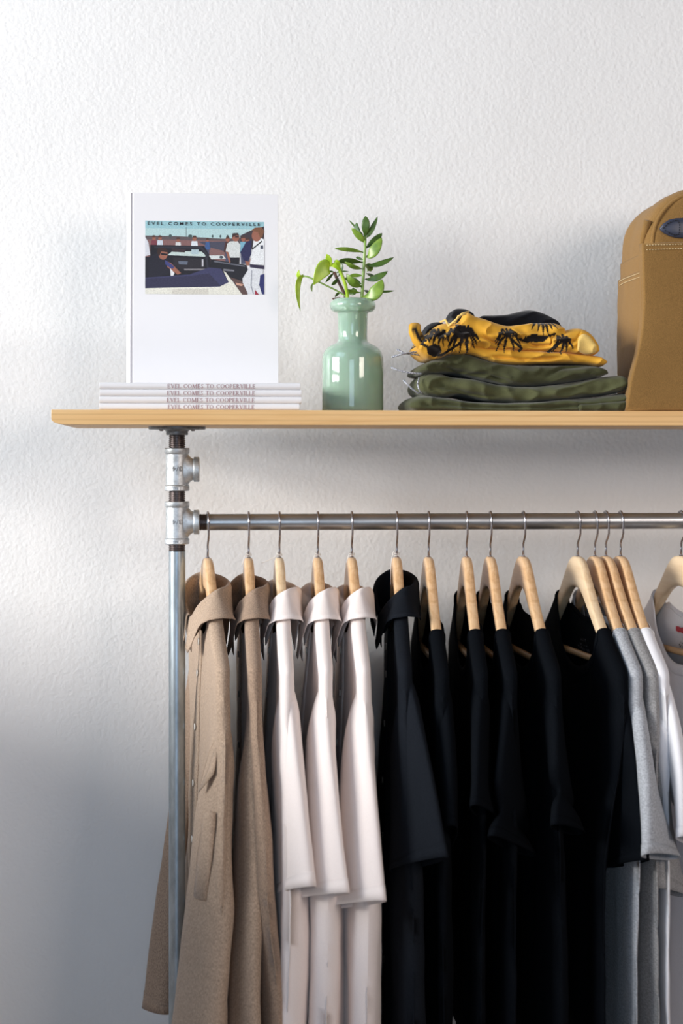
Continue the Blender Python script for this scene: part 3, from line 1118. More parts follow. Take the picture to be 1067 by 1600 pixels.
for i, cl, lab, so, si, ho, hi, T, no, kink in TEES:
    g = start(i, 'tee_shirt', lab, 'tee shirt', GR['tee'])
    c = Cut(i, 'tee', cl, hem=-0.80 if i < 10 else -0.84, T=T, W0=0.235, Wb=0.255, toff=[(0.1, 0, 0), (-.2, 0, 0), (-.48, no, no * .3), (-.95, no * 1.15, no * .3)], fold=0.003 if T < .008 else 0.005)
    c.body(g)
    c.neck_rib(g)
    sleeve(i, cl, g, to_local(i, so[0], so[1], .235), to_local(i, si[0], si[1], .14), to_local(i, *ho), to_local(i, *hi), 0.016, 0.014, wr=0.003, crease=0.85, kink=kink)
    far_sleeve(i, cl, g, -.002, 0.22)
    if i in (10, 14):
        # neck print on the inside of the back sheet
        def back(a, z, out):
            best = min((abs(c.pt(a / c.W0, 1, q / 300).z - z), q / 300) for q in range(0, 200))[1]
            return c.pt(a / c.W0, 1, best, out)
        lines = [('APOLIS', .034, .0046, 1.5), ('GLOBAL CITIZEN', .062, .0030, 1.5), ('TENDER ART FOR', .076, .0038, 1.1), ('BY MORAL DIFFERENCE', .090, .0038, 1.1), ('WITH MADE IN THE USA', .088, .0038, 1.1)]
        ink = M_LBLINK if i == 14 else M_LBLGREY
        lb = MB()
        zc = c.nb - 0.0405
        allm = MB()
        for s_, w_, h_, sp in lines:
            vs, fs = text_mesh(s_, 1.0, sp)
            xa, xb = min(p[0] for p in vs), max(p[0] for p in vs)
            ya, yb = min(p[1] for p in vs), max(p[1] for p in vs)
            b0 = len(allm.v)
            for p in vs:
                zz = zc + (p[1] - ya) / (yb - ya) * h_
                aa = 0.004 + ((p[0] - xa) / (xb - xa) - .5) * w_
                allm.v.append(tuple(back(aa, zz, -0.0022)))
            allm.f += [tuple(b0 + k for k in f) for f in fs]
            zc -= h_ + 0.0030
        allm.build('printed_neck_label', ink, g, smooth=False)
        if i == 14:
            rows = []
            for z_ in (c.nb - .030, c.nb - .0222):
                rows.append([back(.004 + .046 - .092 * k / 10, z_, -0.0023) for k in range(11)])
            MB().grid(rows).build('red_label_bar', M_RED, g, smooth=False)

# ---- strings tied round the hanger necks
def tie(i, tail, label):
    xh, ph = hangers[i]
    t = thing('tag_string', label, 'string', (xh, 0, HZ), ph, 'white strings on the hanger hooks')
    mb = MB()
    for z0, tl in ((0.0035, .3), (0.006, -.4)):
        mb.tube([(0.0042 * math.cos(q), 0.0042 * math.sin(q), z0 + 0.0012 * math.sin(q + tl)) for q in [2 * PI * k / 18 for k in range(19)]], 0.0006, 6)
    mb.build('loop', M_STRING, t)
    MB().tube([Vector(p) for p in tail], 0.0006, 6).build('string_tail', M_STRING, t)


tie(1, [(-.003, -.003, .005), (-.007, -.004, .002), (-.009, -.005, -.006), (-.0115, -.006, -.014)], 'white string round the hook of the second hanger from the pipe')
tie(2, [(-.003, -.003, .004), (-.008, -.004, .000), (-.016, -.006, -.003), (-.022, -.007, -.006), (-.029, -.008, -.0085)], 'white string with its tail sticking out to the left')
tie(3, [(-.003, -.003, .006), (-.006, -.004, .001), (-.0085, -.005, -.008)], 'white string round the hook of the fourth hanger from the pipe')
tie(4, [(-.003, -.003, .006), (-.006, -.004, .001), (-.0085, -.005, -.009)], 'white string round the hook of the orange toned hanger')
tie(5, [(-.003, -.003, .012), (-.006, -.004, .008), (-.009, -.006, -.004), (-.0105, -.007, -.022), (-.0105, -.008, -.045)], 'white string hanging long beside the hanger of the black collared shirt')

# ------------------------------------------------------------------ books
BT = 0.0107
BX0, BX1, BYF, BYB = P(155, 610, -.112).x, P(471, 610, -.112).x, -0.112, 0.126


def book(name, label, W_, H_, D, group):
    """hardcover lying flat in local axes: x = along the spine (W_), y = depth from spine (front) to fore-edge, z up"""
    t = thing(name, label, 'book', (0, 0, 0), 0, group)
    mb = MB()
    mb.box((0, 0.003, 0), (W_, H_, 0.0021))
    mb.box((0, 0.003, D - 0.0021), (W_, H_, D))
    rows = []
    for x in (0, W_):
        rows.append([(x, 0.0035 - 0.0035 * math.sin(PI * k / 8) ** 0.6, D * k / 8) for k in range(9)] + [(x, 0.0052, D * 0.8), (x, 0.0052, D * 0.2)])
    mb.grid(rows, True, True, True)
    cv = mb.build('cover', M_BOOK, t, smooth=False, bevel=0.0004)
    MB().box((0.004, 0.0045, 0.0021), (W_ - 0.004, H_ - 0.003, D - 0.0021)).build('page_block', M_PAGES, t, smooth=False)
    return t, cv


labs = ['white book at the bottom of the stack, resting on the shelf board', 'white book second from the bottom of the stack', 'white book second from the top of the stack', 'white book topmost of the stack, under the upright book']
tx = [(262, 632.5, 398), (260.5, 621, 398.5), (261, 609.5, 399), (261.5, 598, 399.5)]
ends = [(155, 468), (155, 471), (155.5, 471), (155.2, 469.5)]
for k in range(4):
    x0, x1 = P(ends[k][0], 610, BYF).x, P(ends[k][1], 610, BYF).x
    t, cv = book('photo_book', labs[k], x1 - x0, 0.237, BT - 0.0003, 'stacked white books')
    t.location = (x0, BYF, SH_TOP + 0.0001 + BT * k)
    ul, _, ur = tx[k]
    xa, xb = P(ul, 610, BYF).x - x0, P(ur, 610, BYF).x - x0
    serif_text('EVEL COMES TO COOPERVILLE', frame((xa, -0.00012, 0.0017), (1, 0, 0), (0, 0, 1)), xb - xa, 0.0066).build('spine_lettering', M_MAUVE, cv, smooth=False)
STACK = SH_TOP + 0.0001 + BT * 4

# upright book: same book standing on the stack, leaning back against the wall
BW, BH = 0.2455, 0.3145
bk = thing('photo_book', 'white hardback standing upright on the stack, colour photograph on its cover', 'book', (0, 0, 0), 0)
bk.location = (P(197.5, 500, .03).x, 0.026, STACK + 0.0002)
lean = math.radians(2.5)
bk.rotation_euler = (-lean, 0, 0)
mb = MB()
mb.box((0.0105, 0, 0), (BW, 0.0022, BH))
mb.box((0.0105, BT - 0.0022, 0), (BW, BT, BH))
rows = []
for z in (0, BH):
    rows.append([(0.0065 - 0.0065 * math.sin(PI * k / 10) ** 0.5, BT * k / 10, z) for k in range(11)] + [(0.0065, BT * .8, z), (0.0065, BT * .2, z)])
mb.grid(rows, True, True, True)
mb.box((0.0063, 0.0018, 0), (0.011, 0.003, BH))
cv = mb.build('cover', M_BOOK, bk, smooth=False, bevel=0.0004)
MB().box((0.0064, 0.0012, 0.0005), (0.0106, 0.00178, BH - 0.0005)).build('hinge_groove', M_HINGE, cv, smooth=False)
MB().box((0.004, 0.0022, 0.003), (BW - 0.003, BT - 0.0022, BH - 0.003)).build('page_block', M_PAGES, bk, smooth=False)

# printed photograph: flat coloured shapes, crop coordinates 33..1018 x 32..645
PH_X0, PH_W, PH_Z1, PH_H = 0.0300, 0.1925, BH - 0.0455, 0.1195
PRM = {}


def ink(r, g_, b_):
    k = (r, g_, b_)
    if k not in PRM:
        m = mat('photo_ink_%02x%02x%02x' % k, srgb(*k), 0.45)
        c = srgb(*k)
        f = noise_tex(m, coords(m, (1, 1, 2.2)), 420, 4, 0.7)
        set_color(m, ramp(m, f, [(0.34, tuple(x * .78 for x in c[:3]) + (1,)), (0.5, c), (0.68, tuple(min(1, x * 1.2 + .005) for x in c[:3]) + (1,))]))
        PRM[k] = m
    return PRM[k]


photo = {}
layer = [0]


def poly(pts, c):
    layer[0] += 1
    mb = photo.setdefault(c, MB())
    b0 = len(mb.v)
    for px, py in pts:
        px = min(1018, max(33, px))
        py = min(645, max(32, py))
        mb.v.append((PH_X0 + (px - 33) / 985 * PH_W, -0.00008 - 0.000006 * layer[0], PH_Z1 - (py - 32) / 613 * PH_H))
    mb.f.append(tuple(range(b0, b0 + len(pts))))


def ell(cx, cy, rx, ry, c, n=14):
    poly([(cx + rx * math.cos(2 * PI * k / n), cy + ry * math.sin(2 * PI * k / n)) for k in range(n)], c)


SKIN, DKB, NAVY, WHT = (150, 96, 78), (24, 22, 30), (58, 58, 92), (222, 222, 224)
poly([(33, 32), (1018, 32), (1018, 180), (33, 180)], (150, 192, 200))
poly([(33, 95), (1018, 95), (1018, 190), (33, 190)], (176, 205, 206))
poly([(33, 158), (300, 160), (700, 178), (1018, 150), (1018, 260), (33, 260)], (92, 82, 84))
poly([(33, 190), (700, 195), (700, 420), (33, 420)], (128, 94, 92))
poly([(470, 205), (720, 200), (720, 290), (560, 250)], (70, 70, 86))
for x, w in ((240, 14), (405, 18), (590, 8), (655, 7), (715, 9)):
    ell(x, 158, w, 13, (66, 84, 84))
poly([(370, 85), (374, 85), (374, 170), (370, 170)], (70, 80, 88))
poly([(820, 150), (920, 100), (1018, 70), (1018, 260), (820, 240)], (62, 54, 60))
# spectators
for x, y, s_, cs in ((105, 160, 1, (120, 60, 70)), (155, 160, 1, (196, 204, 214)), (305, 175, 1, (206, 206, 206)), (440, 160, 1.15, (214, 220, 226)), (548, 178, .8, (60, 90, 140)), (715, 165, 1.1, (70, 44, 44)), (845, 160, 1.2, (120, 170, 190)), (880, 175, 1.1, (110, 150, 180))):
    poly([(x - 20 * s_, y + 35 * s_), (x + 20 * s_, y + 35 * s_), (x + 30 * s_, y + 115 * s_), (x - 30 * s_, y + 115 * s_)], cs)
    ell(x, y + 16 * s_, 15 * s_, 20 * s_, SKIN)
    poly([(x - 16 * s_, y + 12), (x - 10 * s_, y - 6), (x + 10 * s_, y - 6), (x + 16 * s_, y + 10)], (74, 52, 44))
    poly([(x - 18 * s_, y + 115 * s_), (x + 18 * s_, y + 115 * s_), (x + 16 * s_, y + 190 * s_), (x - 16 * s_, y + 190 * s_)], (70, 74, 96))
poly([(33, 170), (60, 215), (75, 320), (33, 330)], (206, 208, 214))
# open car: interior, windscreen frame, dashboard
poly([(75, 235), (520, 240), (570, 330), (580, 470), (33, 520), (33, 340), (75, 330)], DKB)
poly([(215, 320), (260, 285), (500, 288), (545, 330)], (190, 206, 202))
poly([(250, 262), (370, 270), (360, 296), (255, 292)], (54, 40, 44))
poly([(105, 248), (500, 245), (545, 300), (560, 460), (545, 460), (528, 310), (492, 262), (110, 262)], (44, 44, 54))
poly([(415, 270), (475, 270), (475, 310), (415, 310)], (170, 190, 196))
poly([(265, 340), (520, 350), (520, 430), (350, 440), (265, 410)], (38, 34, 40))
poly([(305, 370), (385, 370), (380, 398), (312, 396)], (96, 104, 120))
poly([(500, 352), (514, 352), (514, 412), (500, 412)], (190, 190, 196))
poly([(355, 432), (530, 430), (530, 444), (355, 446)], (120, 116, 120))
# driver
poly([(70, 330), (150, 300), (235, 370), (250, 470), (60, 520)], (30, 28, 40))
ell(180, 312, 38, 46, SKIN)
poly([(130, 300), (140, 262), (190, 256), (222, 282), (212, 296), (165, 290), (150, 330)], (52, 32, 28))
poly([(160, 302), (216, 308), (214, 322), (166, 318)], DKB)
poly([(205, 370), (245, 385), (330, 470), (300, 482), (215, 420)], SKIN)
poly([(195, 360), (250, 395), (275, 420), (255, 436), (200, 400)], (60, 64, 118))
poly([(240, 430), (275, 470), (262, 500), (244, 500)], WHT)
# far fender, door, tonneau, boot lid
poly([(560, 320), (680, 318), (700, 345), (580, 352)], (206, 210, 210))
ell(662, 333, 16, 12, (60, 70, 80))
poly([(575, 350), (870, 395), (900, 500), (830, 560), (640, 470), (575, 430)], (26, 26, 34))
poly([(600, 362), (860, 402), (860, 412), (600, 374)], (96, 98, 108))
poly([(680, 430), (770, 440), (770, 452), (680, 446)], (120, 120, 128))
poly([(33, 510), (400, 480), (560, 420), (660, 430), (725, 540), (650, 580), (33, 598)], NAVY)
poly([(33, 520), (400, 492), (560, 470), (660, 575), (33, 596)], (48, 46, 72))
poly([(33, 598), (650, 580), (725, 545), (680, 448), (700, 460), (835, 645), (33, 645)], (222, 220, 208))
poly([(255, 610), (290, 600), (555, 598), (555, 645), (250, 645)], (206, 202, 190))
poly([(735, 500), (860, 540), (880, 645), (835, 645)], (92, 70, 66))
poly([(780, 545), (850, 560), (830, 575), (790, 565)], (196, 150, 130))
# man in pale shirt
poly([(735, 200), (795, 196), (822, 230), (815, 335), (735, 335), (720, 290), (698, 285), (712, 220)], (206, 210, 208))
ell(782, 165, 30, 36, SKIN)
poly([(752, 165), (756, 132), (800, 128), (810, 150), (790, 148)], (60, 44, 40))
poly([(776, 155), (808, 156), (808, 166), (776, 166)], DKB)
poly([(700, 285), (720, 288), (745, 370), (728, 382)], SKIN)
poly([(735, 335), (815, 335), (812, 385), (740, 385)], DKB)
poly([(820, 290), (870, 200), (915, 190), (910, 310), (870, 380), (850, 360)], (40, 40, 78))
# rider in white leathers
poly([(930, 190), (985, 165), (1018, 180), (1018, 400), (905, 390), (895, 360), (920, 280)], (226, 228, 230))
ell(955, 150, 40, 50, SKIN)
poly([(910, 110), (940, 82), (1000, 78), (1018, 110), (1005, 160), (985, 170), (968, 120)], (120, 80, 56))
poly([(915, 260), (1000, 190), (1004, 200), (920, 270)], DKB)
poly([(988, 230), (1010, 230), (1012, 260), (988, 262)], (70, 74, 92))
poly([(890, 370), (910, 330), (895, 400), (870, 400), (860, 360)], SKIN)
poly([(900, 390), (1018, 398), (1018, 432), (900, 416)], (44, 36, 62))
poly([(898, 416), (1010, 436), (1000, 520), (975, 560), (1000, 640), (885, 640), (840, 545), (838, 510)], (214, 216, 220))
poly([(912, 440), (920, 440), (915, 570), (935, 640), (925, 640), (905, 570)], (150, 152, 162))
poly([(985, 480), (1018, 470), (1018, 645), (1000, 640), (978, 560)], (40, 44, 100))
poly([(940, 600), (975, 645), (940, 645)], (150, 40, 60))
pp = None
for c_, mb in photo.items():
    # one coloured layer each of the flat printed photograph
    mbv = mb
    if pp is None:
        pp = mbv
        pp_m = [c_] * len(mb.f)
    else:
        b0 = len(pp.v)
        pp.v += mb.v
        pp.f += [tuple(b0 + q for q in f) for f in mb.f]
        pp_m += [c_] * len(mb.f)
po = pp.build('cover_photograph', ink(*pp_m[0]), cv, smooth=False)
names = []
for c_ in pp_m:
    if c_ not in names:
        names.append(c_)
for c_ in names[1:]:
    po.data.materials.append(ink(*c_))
for f, c_ in zip(po.data.polygons, pp_m):
    f.material_index = names.index(c_)
tag(po, 'landscape colour photograph of people around an open white car')
mt = frame((PH_X0 + .0040, -0.00085, PH_Z1 - 0.0072), (1, 0, 0), (0, 0, 1))
place_text('EVEL COMES TO COOPERVILLE', mt, PH_W * 0.945, 0.0054, 1.6).build('cover_lettering', M_INK, cv, smooth=False)

# ------------------------------------------------------------------ vase and cuttings
VP_ = P(551, 640, 0.0)
VX, VZ = VP_.x, SH_TOP + 0.0003
k = 2.82 / F * 1.0
pr = [(0.0001, 0.0), (45 * k, 0.0), (47.5 * k, 0.0015), (48 * k, 0.005), (48 * k, 0.082), (47.4 * k, 0.090), (45.5 * k, 0.0965), (42 * k, 0.1025), (36 * k, 0.1075), (29 * k, 0.1108), (24.5 * k, 0.1135), (22.8 * k, 0.118), (22.6 * k, 0.126), (23.2 * k, 0.1585), (25 * k, 0.1615)]
for q in range(0, 11):
    a = -PI / 2 + PI * q / 10 * 1.05
    pr.append(((25.5 + 10.5 * math.cos(a)) * k, 0.1725 + 0.0112 * math.sin(a)))
pr += [(20 * k, 0.1825), (18.5 * k, 0.178), (18.5 * k, 0.125), (22 * k, 0.112), (40 * k, 0.100), (44.5 * k, 0.088), (44.5 * k, 0.006), (0.0001, 0.005)]
vase = MB().lathe(pr, 72).build('bottle_vase', M_GLASS)
vase.location = (VX, 0, VZ)
tag(vase, 'milky jade green glass bottle vase with rounded shoulders and thick lip', 'vase')


def vp(cx, cy, y=0.0):
    """measured in the 4.705x detail of the plant"""
    return P(440 + cx / 4.705, 320 + cy / 4.705, y)


def leaf(mb, pts, w, th=0.18, face=0.5, base=0.25, pk=1.25):
    """fleshy leaf along pts; w = half width; face = turn of the blade about its axis (0 = edge-on from above, 1 = facing the room)"""
    n = 14
    ctrl = [Vector(p) for p in pts]

    def at(t):
        f = t * (len(ctrl) - 1)
        i = min(int(f), len(ctrl) - 2)
        if len(ctrl) == 3:
            return ctrl[0] * (1 - t) ** 2 + (ctrl[1] * 2 - (ctrl[0] + ctrl[2]) / 2) * 2 * t * (1 - t) + ctrl[2] * t * t
        return ctrl[i].lerp(ctrl[i + 1], f - i)
    rows = []
    for j in range(n + 1):
        t = j / n
        p = at(t)
        d = (at(min(1, t + .03)) - at(max(0, t - .03))).normalized()
        viewn = Vector((0, -1, 0))
        side = d.cross(viewn)
        if side.length < .2:
            side = d.cross(Vector((0, 0, 1)))
        side.normalize()
        up = side.cross(d).normalized()
        ax = (side * math.sin(face * PI / 2) + up * math.cos(face * PI / 2)).normalized()
        nr = d.cross(ax).normalized()
        ww = w * max(base * (1 - t) * (1 - t), math.sin(PI * min(1, t ** pk * 0.985 + .012)) ** 0.7)
        ww = max(ww, w * 0.03)
        rows.append([p + ax * ww * math.cos(q) + nr * ww * th * math.sin(q) - nr * ww * 0.12 * (math.cos(q) ** 2) for q in [2 * PI * m_ / 12 for m_ in range(12)]])
    mb.grid(rows, True, True, True)
    return mb


PXK = 2.8 / F / 4.705
# upright succulent
t = thing('succulent_cutting', 'upright green succulent cutting with fleshy paddle leaves in the vase', 'plant', (VX, 0, VZ + 0.02))


def inv(o):
    return -Vector(o.location)


def add_leaf(par, pts, w, m, **kw):
    mb = MB()
    leaf(mb, [vp(*p) for p in pts], w * PXK, **kw)
    off = inv(par)
    mb.v = [tuple(Vector(v_) + off) for v_ in mb.v]
    return mb.build('leaf', m, par)


def add_stem(par, pts, r, m, name='stem'):
    mb = MB()
    mb.tube([vp(*p) for p in pts], r, 10)
    off = inv(par)
    mb.v = [tuple(Vector(v_) + off) for v_ in mb.v]
    return mb.build(name, m, par)


add_stem(t, [(575, 1180, 0), (580, 900, 0), (588, 700, 0), (598, 560, -.002), (606, 430, -.003), (612, 320, -.003), (616, 235, -.003)], lambda f: lerp(0.0032, 0.0020, f), M_STEM)
SL = [
    ([(608, 278, 0), (575, 235, -.008), (512, 168, -.012)], 27, M_LEAF, dict(face=.6)),
    ([(614, 240, 0), (560, 200, .006), (553, 130, .008)], 24, M_LEAFD, dict(face=.7)),
    ([(612, 235, 0), (618, 160, -.006), (616, 82, -.006)], 31, M_LEAFD, dict(face=.85)),
    ([(618, 240, 0), (655, 195, -.004), (706, 85, -.004)], 20, M_LEAFD, dict(face=.8)),
    ([(610, 230, 0), (545, 165, .012), (496, 112, .014)], 9, M_LEAFD, dict(face=.5)),
    ([(622, 380, 0), (675, 345, -.010), (735, 240, -.012)], 42, M_LEAF, dict(face=.75)),
    ([(618, 318, 0), (680, 270, .010), (738, 208, .012)], 30, M_LEAFD, dict(face=.7)),
    ([(600, 350, 0), (500, 330, -.006), (390, 322, -.008)], 17, M_LEAF, dict(face=.75)),
    ([(595, 425, 0), (500, 412, -.010), (412, 415, -.012)], 26, M_LEAFD, dict(face=.6)),
    ([(597, 402, 0), (570, 392, .008), (545, 385, .010)], 15, M_LEAFD, dict(face=.5)),
    ([(590, 470, 0), (530, 455, -.014), (462, 418, -.016)], 20, M_LEAF, dict(face=.55)),
    ([(628, 440, 0), (710, 438, -.004), (824, 386, -.004)], 24, M_LEAFD, dict(face=.7)),
    ([(612, 450, 0), (640, 462, .010), (655, 490, .012)], 36, M_LEAF, dict(face=.8)),
    ([(615, 545, 0), (690, 540, -.008), (780, 488, -.010)], 28, M_LEAFD, dict(face=.75)),
    ([(622, 505, 0), (655, 520, .008), (690, 530, .010)], 18, M_LEAFD, dict(face=.6)),
    ([(595, 520, 0), (545, 518, .006), (495, 522, .008)], 17, M_LEAF, dict(face=.6)),
    ([(585, 600, 0), (530, 575, -.014), (478, 508, -.016)], 32, M_LEAF, dict(face=.65)),
    ([(590, 585, 0), (555, 560, .004), (520, 535, .004)], 14, M_LEAFD, dict(face=.6)),
    ([(585, 680, -.002), (680, 655, -.016), (738, 548, -.018)], 52, M_LEAF, dict(face=.8)),
    ([(640, 640, 0), (740, 640, -.002), (832, 632, -.002)], 12, M_LEAFD, dict(face=.6)),
    ([(600, 630, 0), (630, 640, .010), (660, 650, .012)], 16, M_LEAFD, dict(face=.6)),
    ([(585, 645, 0), (520, 638, -.006), (485, 622, -.008)], 18, M_LEAF, dict(face=.5)),
]
for pts, w, m_, kw in SL:
    add_leaf(t, pts, w, m_, th=0.24, **kw)

# small dark-stemmed succulent sprig
t = thing('succulent_sprig', 'small dark leaved succulent sprig on a brown stem behind the vine', 'plant', (VX, 0.008, VZ + 0.02))
add_stem(t, [(500, 1150, .004), (490, 800, .004), (465, 660, .008), (435, 600, .008), (405, 540, .008), (385, 495, .008)], 0.0026, M_STEMD)
for pts, w, m_ in [([(400, 505, .008), (430, 492, .006), (497, 490, .004)], 9, M_LEAFD), ([(385, 500, .008), (355, 530, .004), (322, 572, .002)], 13, M_LEAFD),
                   ([(420, 540, .008), (395, 565, .002), (365, 590, 0)], 17, M_LEAFD), ([(415, 530, .008), (440, 470, .012), (432, 420, .012)], 16, M_LEAFD), ([(450, 560, .008), (470, 545, .008), (482, 560, .006)], 14, M_LEAFD),
                   ([(440, 640, .008), (410, 655, .004), (392, 680, .002)], 12, M_LEAFD), ([(395, 500, .008), (365, 490, .006), (340, 488, .006)], 8, M_LEAFD), ([(490, 650, .008), (525, 640, .004), (552, 625, .002)], 34, M_LEAFD),
                   ([(430, 680, .004), (400, 688, 0), (368, 690, 0)], 9, M_STEMD)]:
    add_leaf(t, pts, w, m_, face=.6, th=.25)

# trailing vine
t = thing('vine_cutting', 'bright green trailing vine cutting with pointed leaves drooping to the left', 'plant', (VX, -0.006, VZ + 0.02))
add_stem(t, [(510, 1150, -.004), (500, 800, -.006), (483, 660, -.012), (470, 590, -.014), (445, 520, -.016), (420, 465, -.016), (390, 430, -.014)], 0.0028, M_LEAFB)
add_stem(t, [(505, 1150, -.004), (498, 800, -.006), (470, 670, -.010), (400, 628, -.014), (300, 580, -.018), (240, 550, -.020), (190, 528, -.020), (158, 524, -.018)], 0.0014, M_STEM, 'tendril')
add_leaf(t, [(352, 445, -.016), (300, 480, -.020), (235, 588, -.022)], 60, M_LEAFB, face=.85, th=.07, base=.3, pk=.7)
add_leaf(t, [(352, 445, -.016), (345, 400, -.018), (330, 362, -.020)], 24, M_LEAFB, face=.85, th=.07, base=.9, pk=.8)
add_leaf(t, [(160, 520, -.018), (118, 600, -.022), (137, 782, -.022)], 22, M_LEAFB, face=.75, th=.08, base=.5, pk=.8)
add_leaf(t, [(150, 535, -.018), (125, 520, -.020), (128, 478, -.020)], 17, M_LEAFB, face=.75, th=.08, base=.5, pk=.8)
add_leaf(t, [(390, 430, -.014), (405, 420, -.020), (430, 470, -.022)], 20, M_LEAFB, face=.75, th=.08)
add_leaf(t, [(345, 460, -.014), (385, 445, -.018), (425, 490, -.022)], 20, M_LEAFB, face=.75, th=.08)
add_leaf(t, [(238, 570, -.020), (220, 600, -.020), (224, 640, -.020)], 9, M_STEM, face=.75, th=.1)

# ------------------------------------------------------------------ folded clothes
def outline(pts, y):
    return [(P(u, v_, y).x, P(u, v_, y).z) for u, v_ in pts]


def slab(top, bot, yf, yb, nx=120, nr=44, creases=(), wr=0.004, seed=0, ex=0.5, square=0.75):
    """soft folded layer between two measured outlines, from yf (front) to yb (back)"""
    tp, bt = outline(top, yf), outline(bot, yf)
    x0, x1 = max(tp[0][0], bt[0][0]), min(tp[-1][0], bt[-1][0])
    rows = []
    for i in range(nx + 1):
        f = i / nx
        g_ = 0.5 - 0.5 * math.cos(PI * f) if True else f
        f = lerp(f, g_, .5)
        x = lerp(x0, x1, f)
        zt, zb = sinterp(tp, x), sinterp(bt, x)
        e = min(1, math.sqrt(max(0, 1 - (1 - min(f, 1 - f) / 0.05) ** 2))) if min(f, 1 - f) < .05 else 1
        zc, h = (zt + zb) / 2, max(0.0004, (zt - zb) / 2) * (0.25 + .75 * e)
        yc, d = (yf + yb) / 2, (yb - yf) / 2 * (0.85 + .15 * e)
        row = []
        for k_ in range(nr):
            q = 2 * PI * k_ / nr
            cq, sq = math.cos(q), math.sin(q)
            y = yc - d * math.copysign(abs(cq) ** (ex * .6), cq)
            z = zc + h * math.copysign(abs(sq) ** square, sq)
            if cq > 0:
                w = wr * (noise.noise(Vector((x * 22 + seed, z * 34, seed * 2.7))) + .5 * noise.noise(Vector((x * 60 + seed, z * 80, seed))))
                rdg = 1 - abs(noise.noise(Vector((x * 16 + z * 20 + seed, z * 40 - x * 12, seed * 1.7)))) * 2.2
                w -= wr * 1.3 * max(0, rdg) ** 3
                for cr in creases:
                    zl = P(0, 0, yf).z * 0
                    vz = interp([(P(a, b_, yf).x, P(a, b_, yf).z) for a, b_ in cr], x)
                    xa, xb = P(cr[0][0], 0, yf).x, P(cr[-1][0], 0, yf).x
                    fade = sstep(xa - .004, xa + .02, x) * (1 - sstep(xb - .02, xb + .004, x))
                    dd = (z - vz)
                    w += fade * (0.009 * math.exp(-(dd / 0.0026) ** 2) - 0.004 * math.exp(-((dd + 0.007) / 0.005) ** 2))
                y += w * cq ** .5
                z += 0.25 * wr * noise.noise(Vector((x * 30, y * 20, seed * 5.0)))
            row.append((x, y, z))
        rows.append(row)
    return MB().grid(rows, True, True, True)


def cord(par, pts, r=0.0015):
    MB().tube([P(*p) for p in pts], r, 8).build('drawstring', M_CORD, par)


YF = -0.10
oc = thing('folded_shorts', 'folded olive shorts at the bottom of the pile on the shelf', 'shorts', (0, 0, 0), 0, 'folded olive shorts')
slab([(641, 622), (660, 617), (700, 621), (760, 628), (820, 628), (900, 622), (960, 616), (987, 611), (990, 612)],
     [(641, 642.5), (700, 643), (800, 643.5), (900, 643.8), (990, 644)], YF, 0.09, wr=0.005, seed=1, creases=([(680, 630), (760, 637), (860, 637), (990, 629)], [(655, 628), (690, 640)])).build('folded_cloth', M_OLIVE2, oc)
slab([(905, 630), (950, 627), (985, 624), (997, 632)], [(905, 643.5), (950, 644), (985, 644), (998, 643)], YF - .006, 0.05, nx=40, wr=0.003, seed=9).build('trouser_leg_end', M_OLIVE3, oc)
ob = thing('folded_shorts', 'folded olive shorts in the middle of the pile, second layer from the shelf', 'shorts', (0, 0, 0), 0, 'folded olive shorts')
slab([(656, 588), (670, 582), (690, 582), (710, 588), (745, 592), (800, 602), (850, 602), (900, 596), (950, 588), (985, 585)],
     [(656, 618), (690, 622), (720, 617), (760, 625), (820, 629), (870, 626), (930, 619), (985, 612)], YF + .004, 0.085, wr=0.006, seed=2, creases=([(670, 596), (700, 606), (730, 614), (780, 622)], [(660, 604), (690, 614)])).build('folded_cloth', M_OLIVE, ob)
oa = thing('folded_shorts', 'folded olive shorts directly under the yellow printed garment', 'shorts', (0, 0, 0), 0, 'folded olive shorts')
slab([(655, 572), (675, 563), (700, 553), (716, 549), (735, 552), (760, 560), (800, 568), (860, 569), (920, 569), (950, 574), (953, 580)],
     [(655, 586), (690, 584), (711, 583), (740, 590), (800, 603), (850, 602), (900, 596), (940, 589), (953, 586)], YF + .002, 0.08, wr=0.006, seed=3, creases=([(690, 572), (715, 580), (760, 586), (800, 596)], [(850, 588), (880, 575), (930, 571)])).build('folded_cloth', M_OLIVE3, oa)
cord(oa, [(668, 548, -.06), (648, 550, -.07), (630, 553, -.075), (612, 558, -.08)])
cord(oa, [(668, 556, -.06), (650, 554, -.07), (632, 552, -.072), (620, 546, -.075)])
cord(ob, [(672, 580, -.07), (656, 584, -.085), (636, 582, -.085), (620, 578, -.085), (611, 574, -.085)])
cord(oc, [(660, 613, -.07), (652, 614, -.085), (642, 606, -.085), (636, 600, -.085), (630, 594, -.085)])
MB().tube([P(*p) for p in [(655, 590, -.09), (652, 600, -.098), (655, 610, -.10), (660, 616, -.09)]], 0.0012, 8).build('drawstring_loop', M_CORD, ob)

# yellow printed garment: palms are part of the cloth's print
PALMS = [(719, 524, 32, 17, 0.2), (790, 525, 26, 10, 2.2), (850, 500, 24, 12, 4.4), (879, 534, 20, 9, 3.2), (684, 524, 22, 10, 1.0), (662, 528, 12, 6, 4.0)]
TRUNKS = [[(720, 535), (690, 555), (676, 556)], [(800, 532), (815, 545), (812, 548)], [(866, 540), (858, 550)], [(812, 530), (825, 534), (834, 524), (850, 528), (866, 522)], [(660, 520), (640, 512)], [(662, 534), (645, 526)], [(668, 545), (652, 536)]]
BLOTS = [(836, 529, 18, 6), (720, 520, 15, 11), (676, 548, 11, 9), (668, 505, 8, 4)]


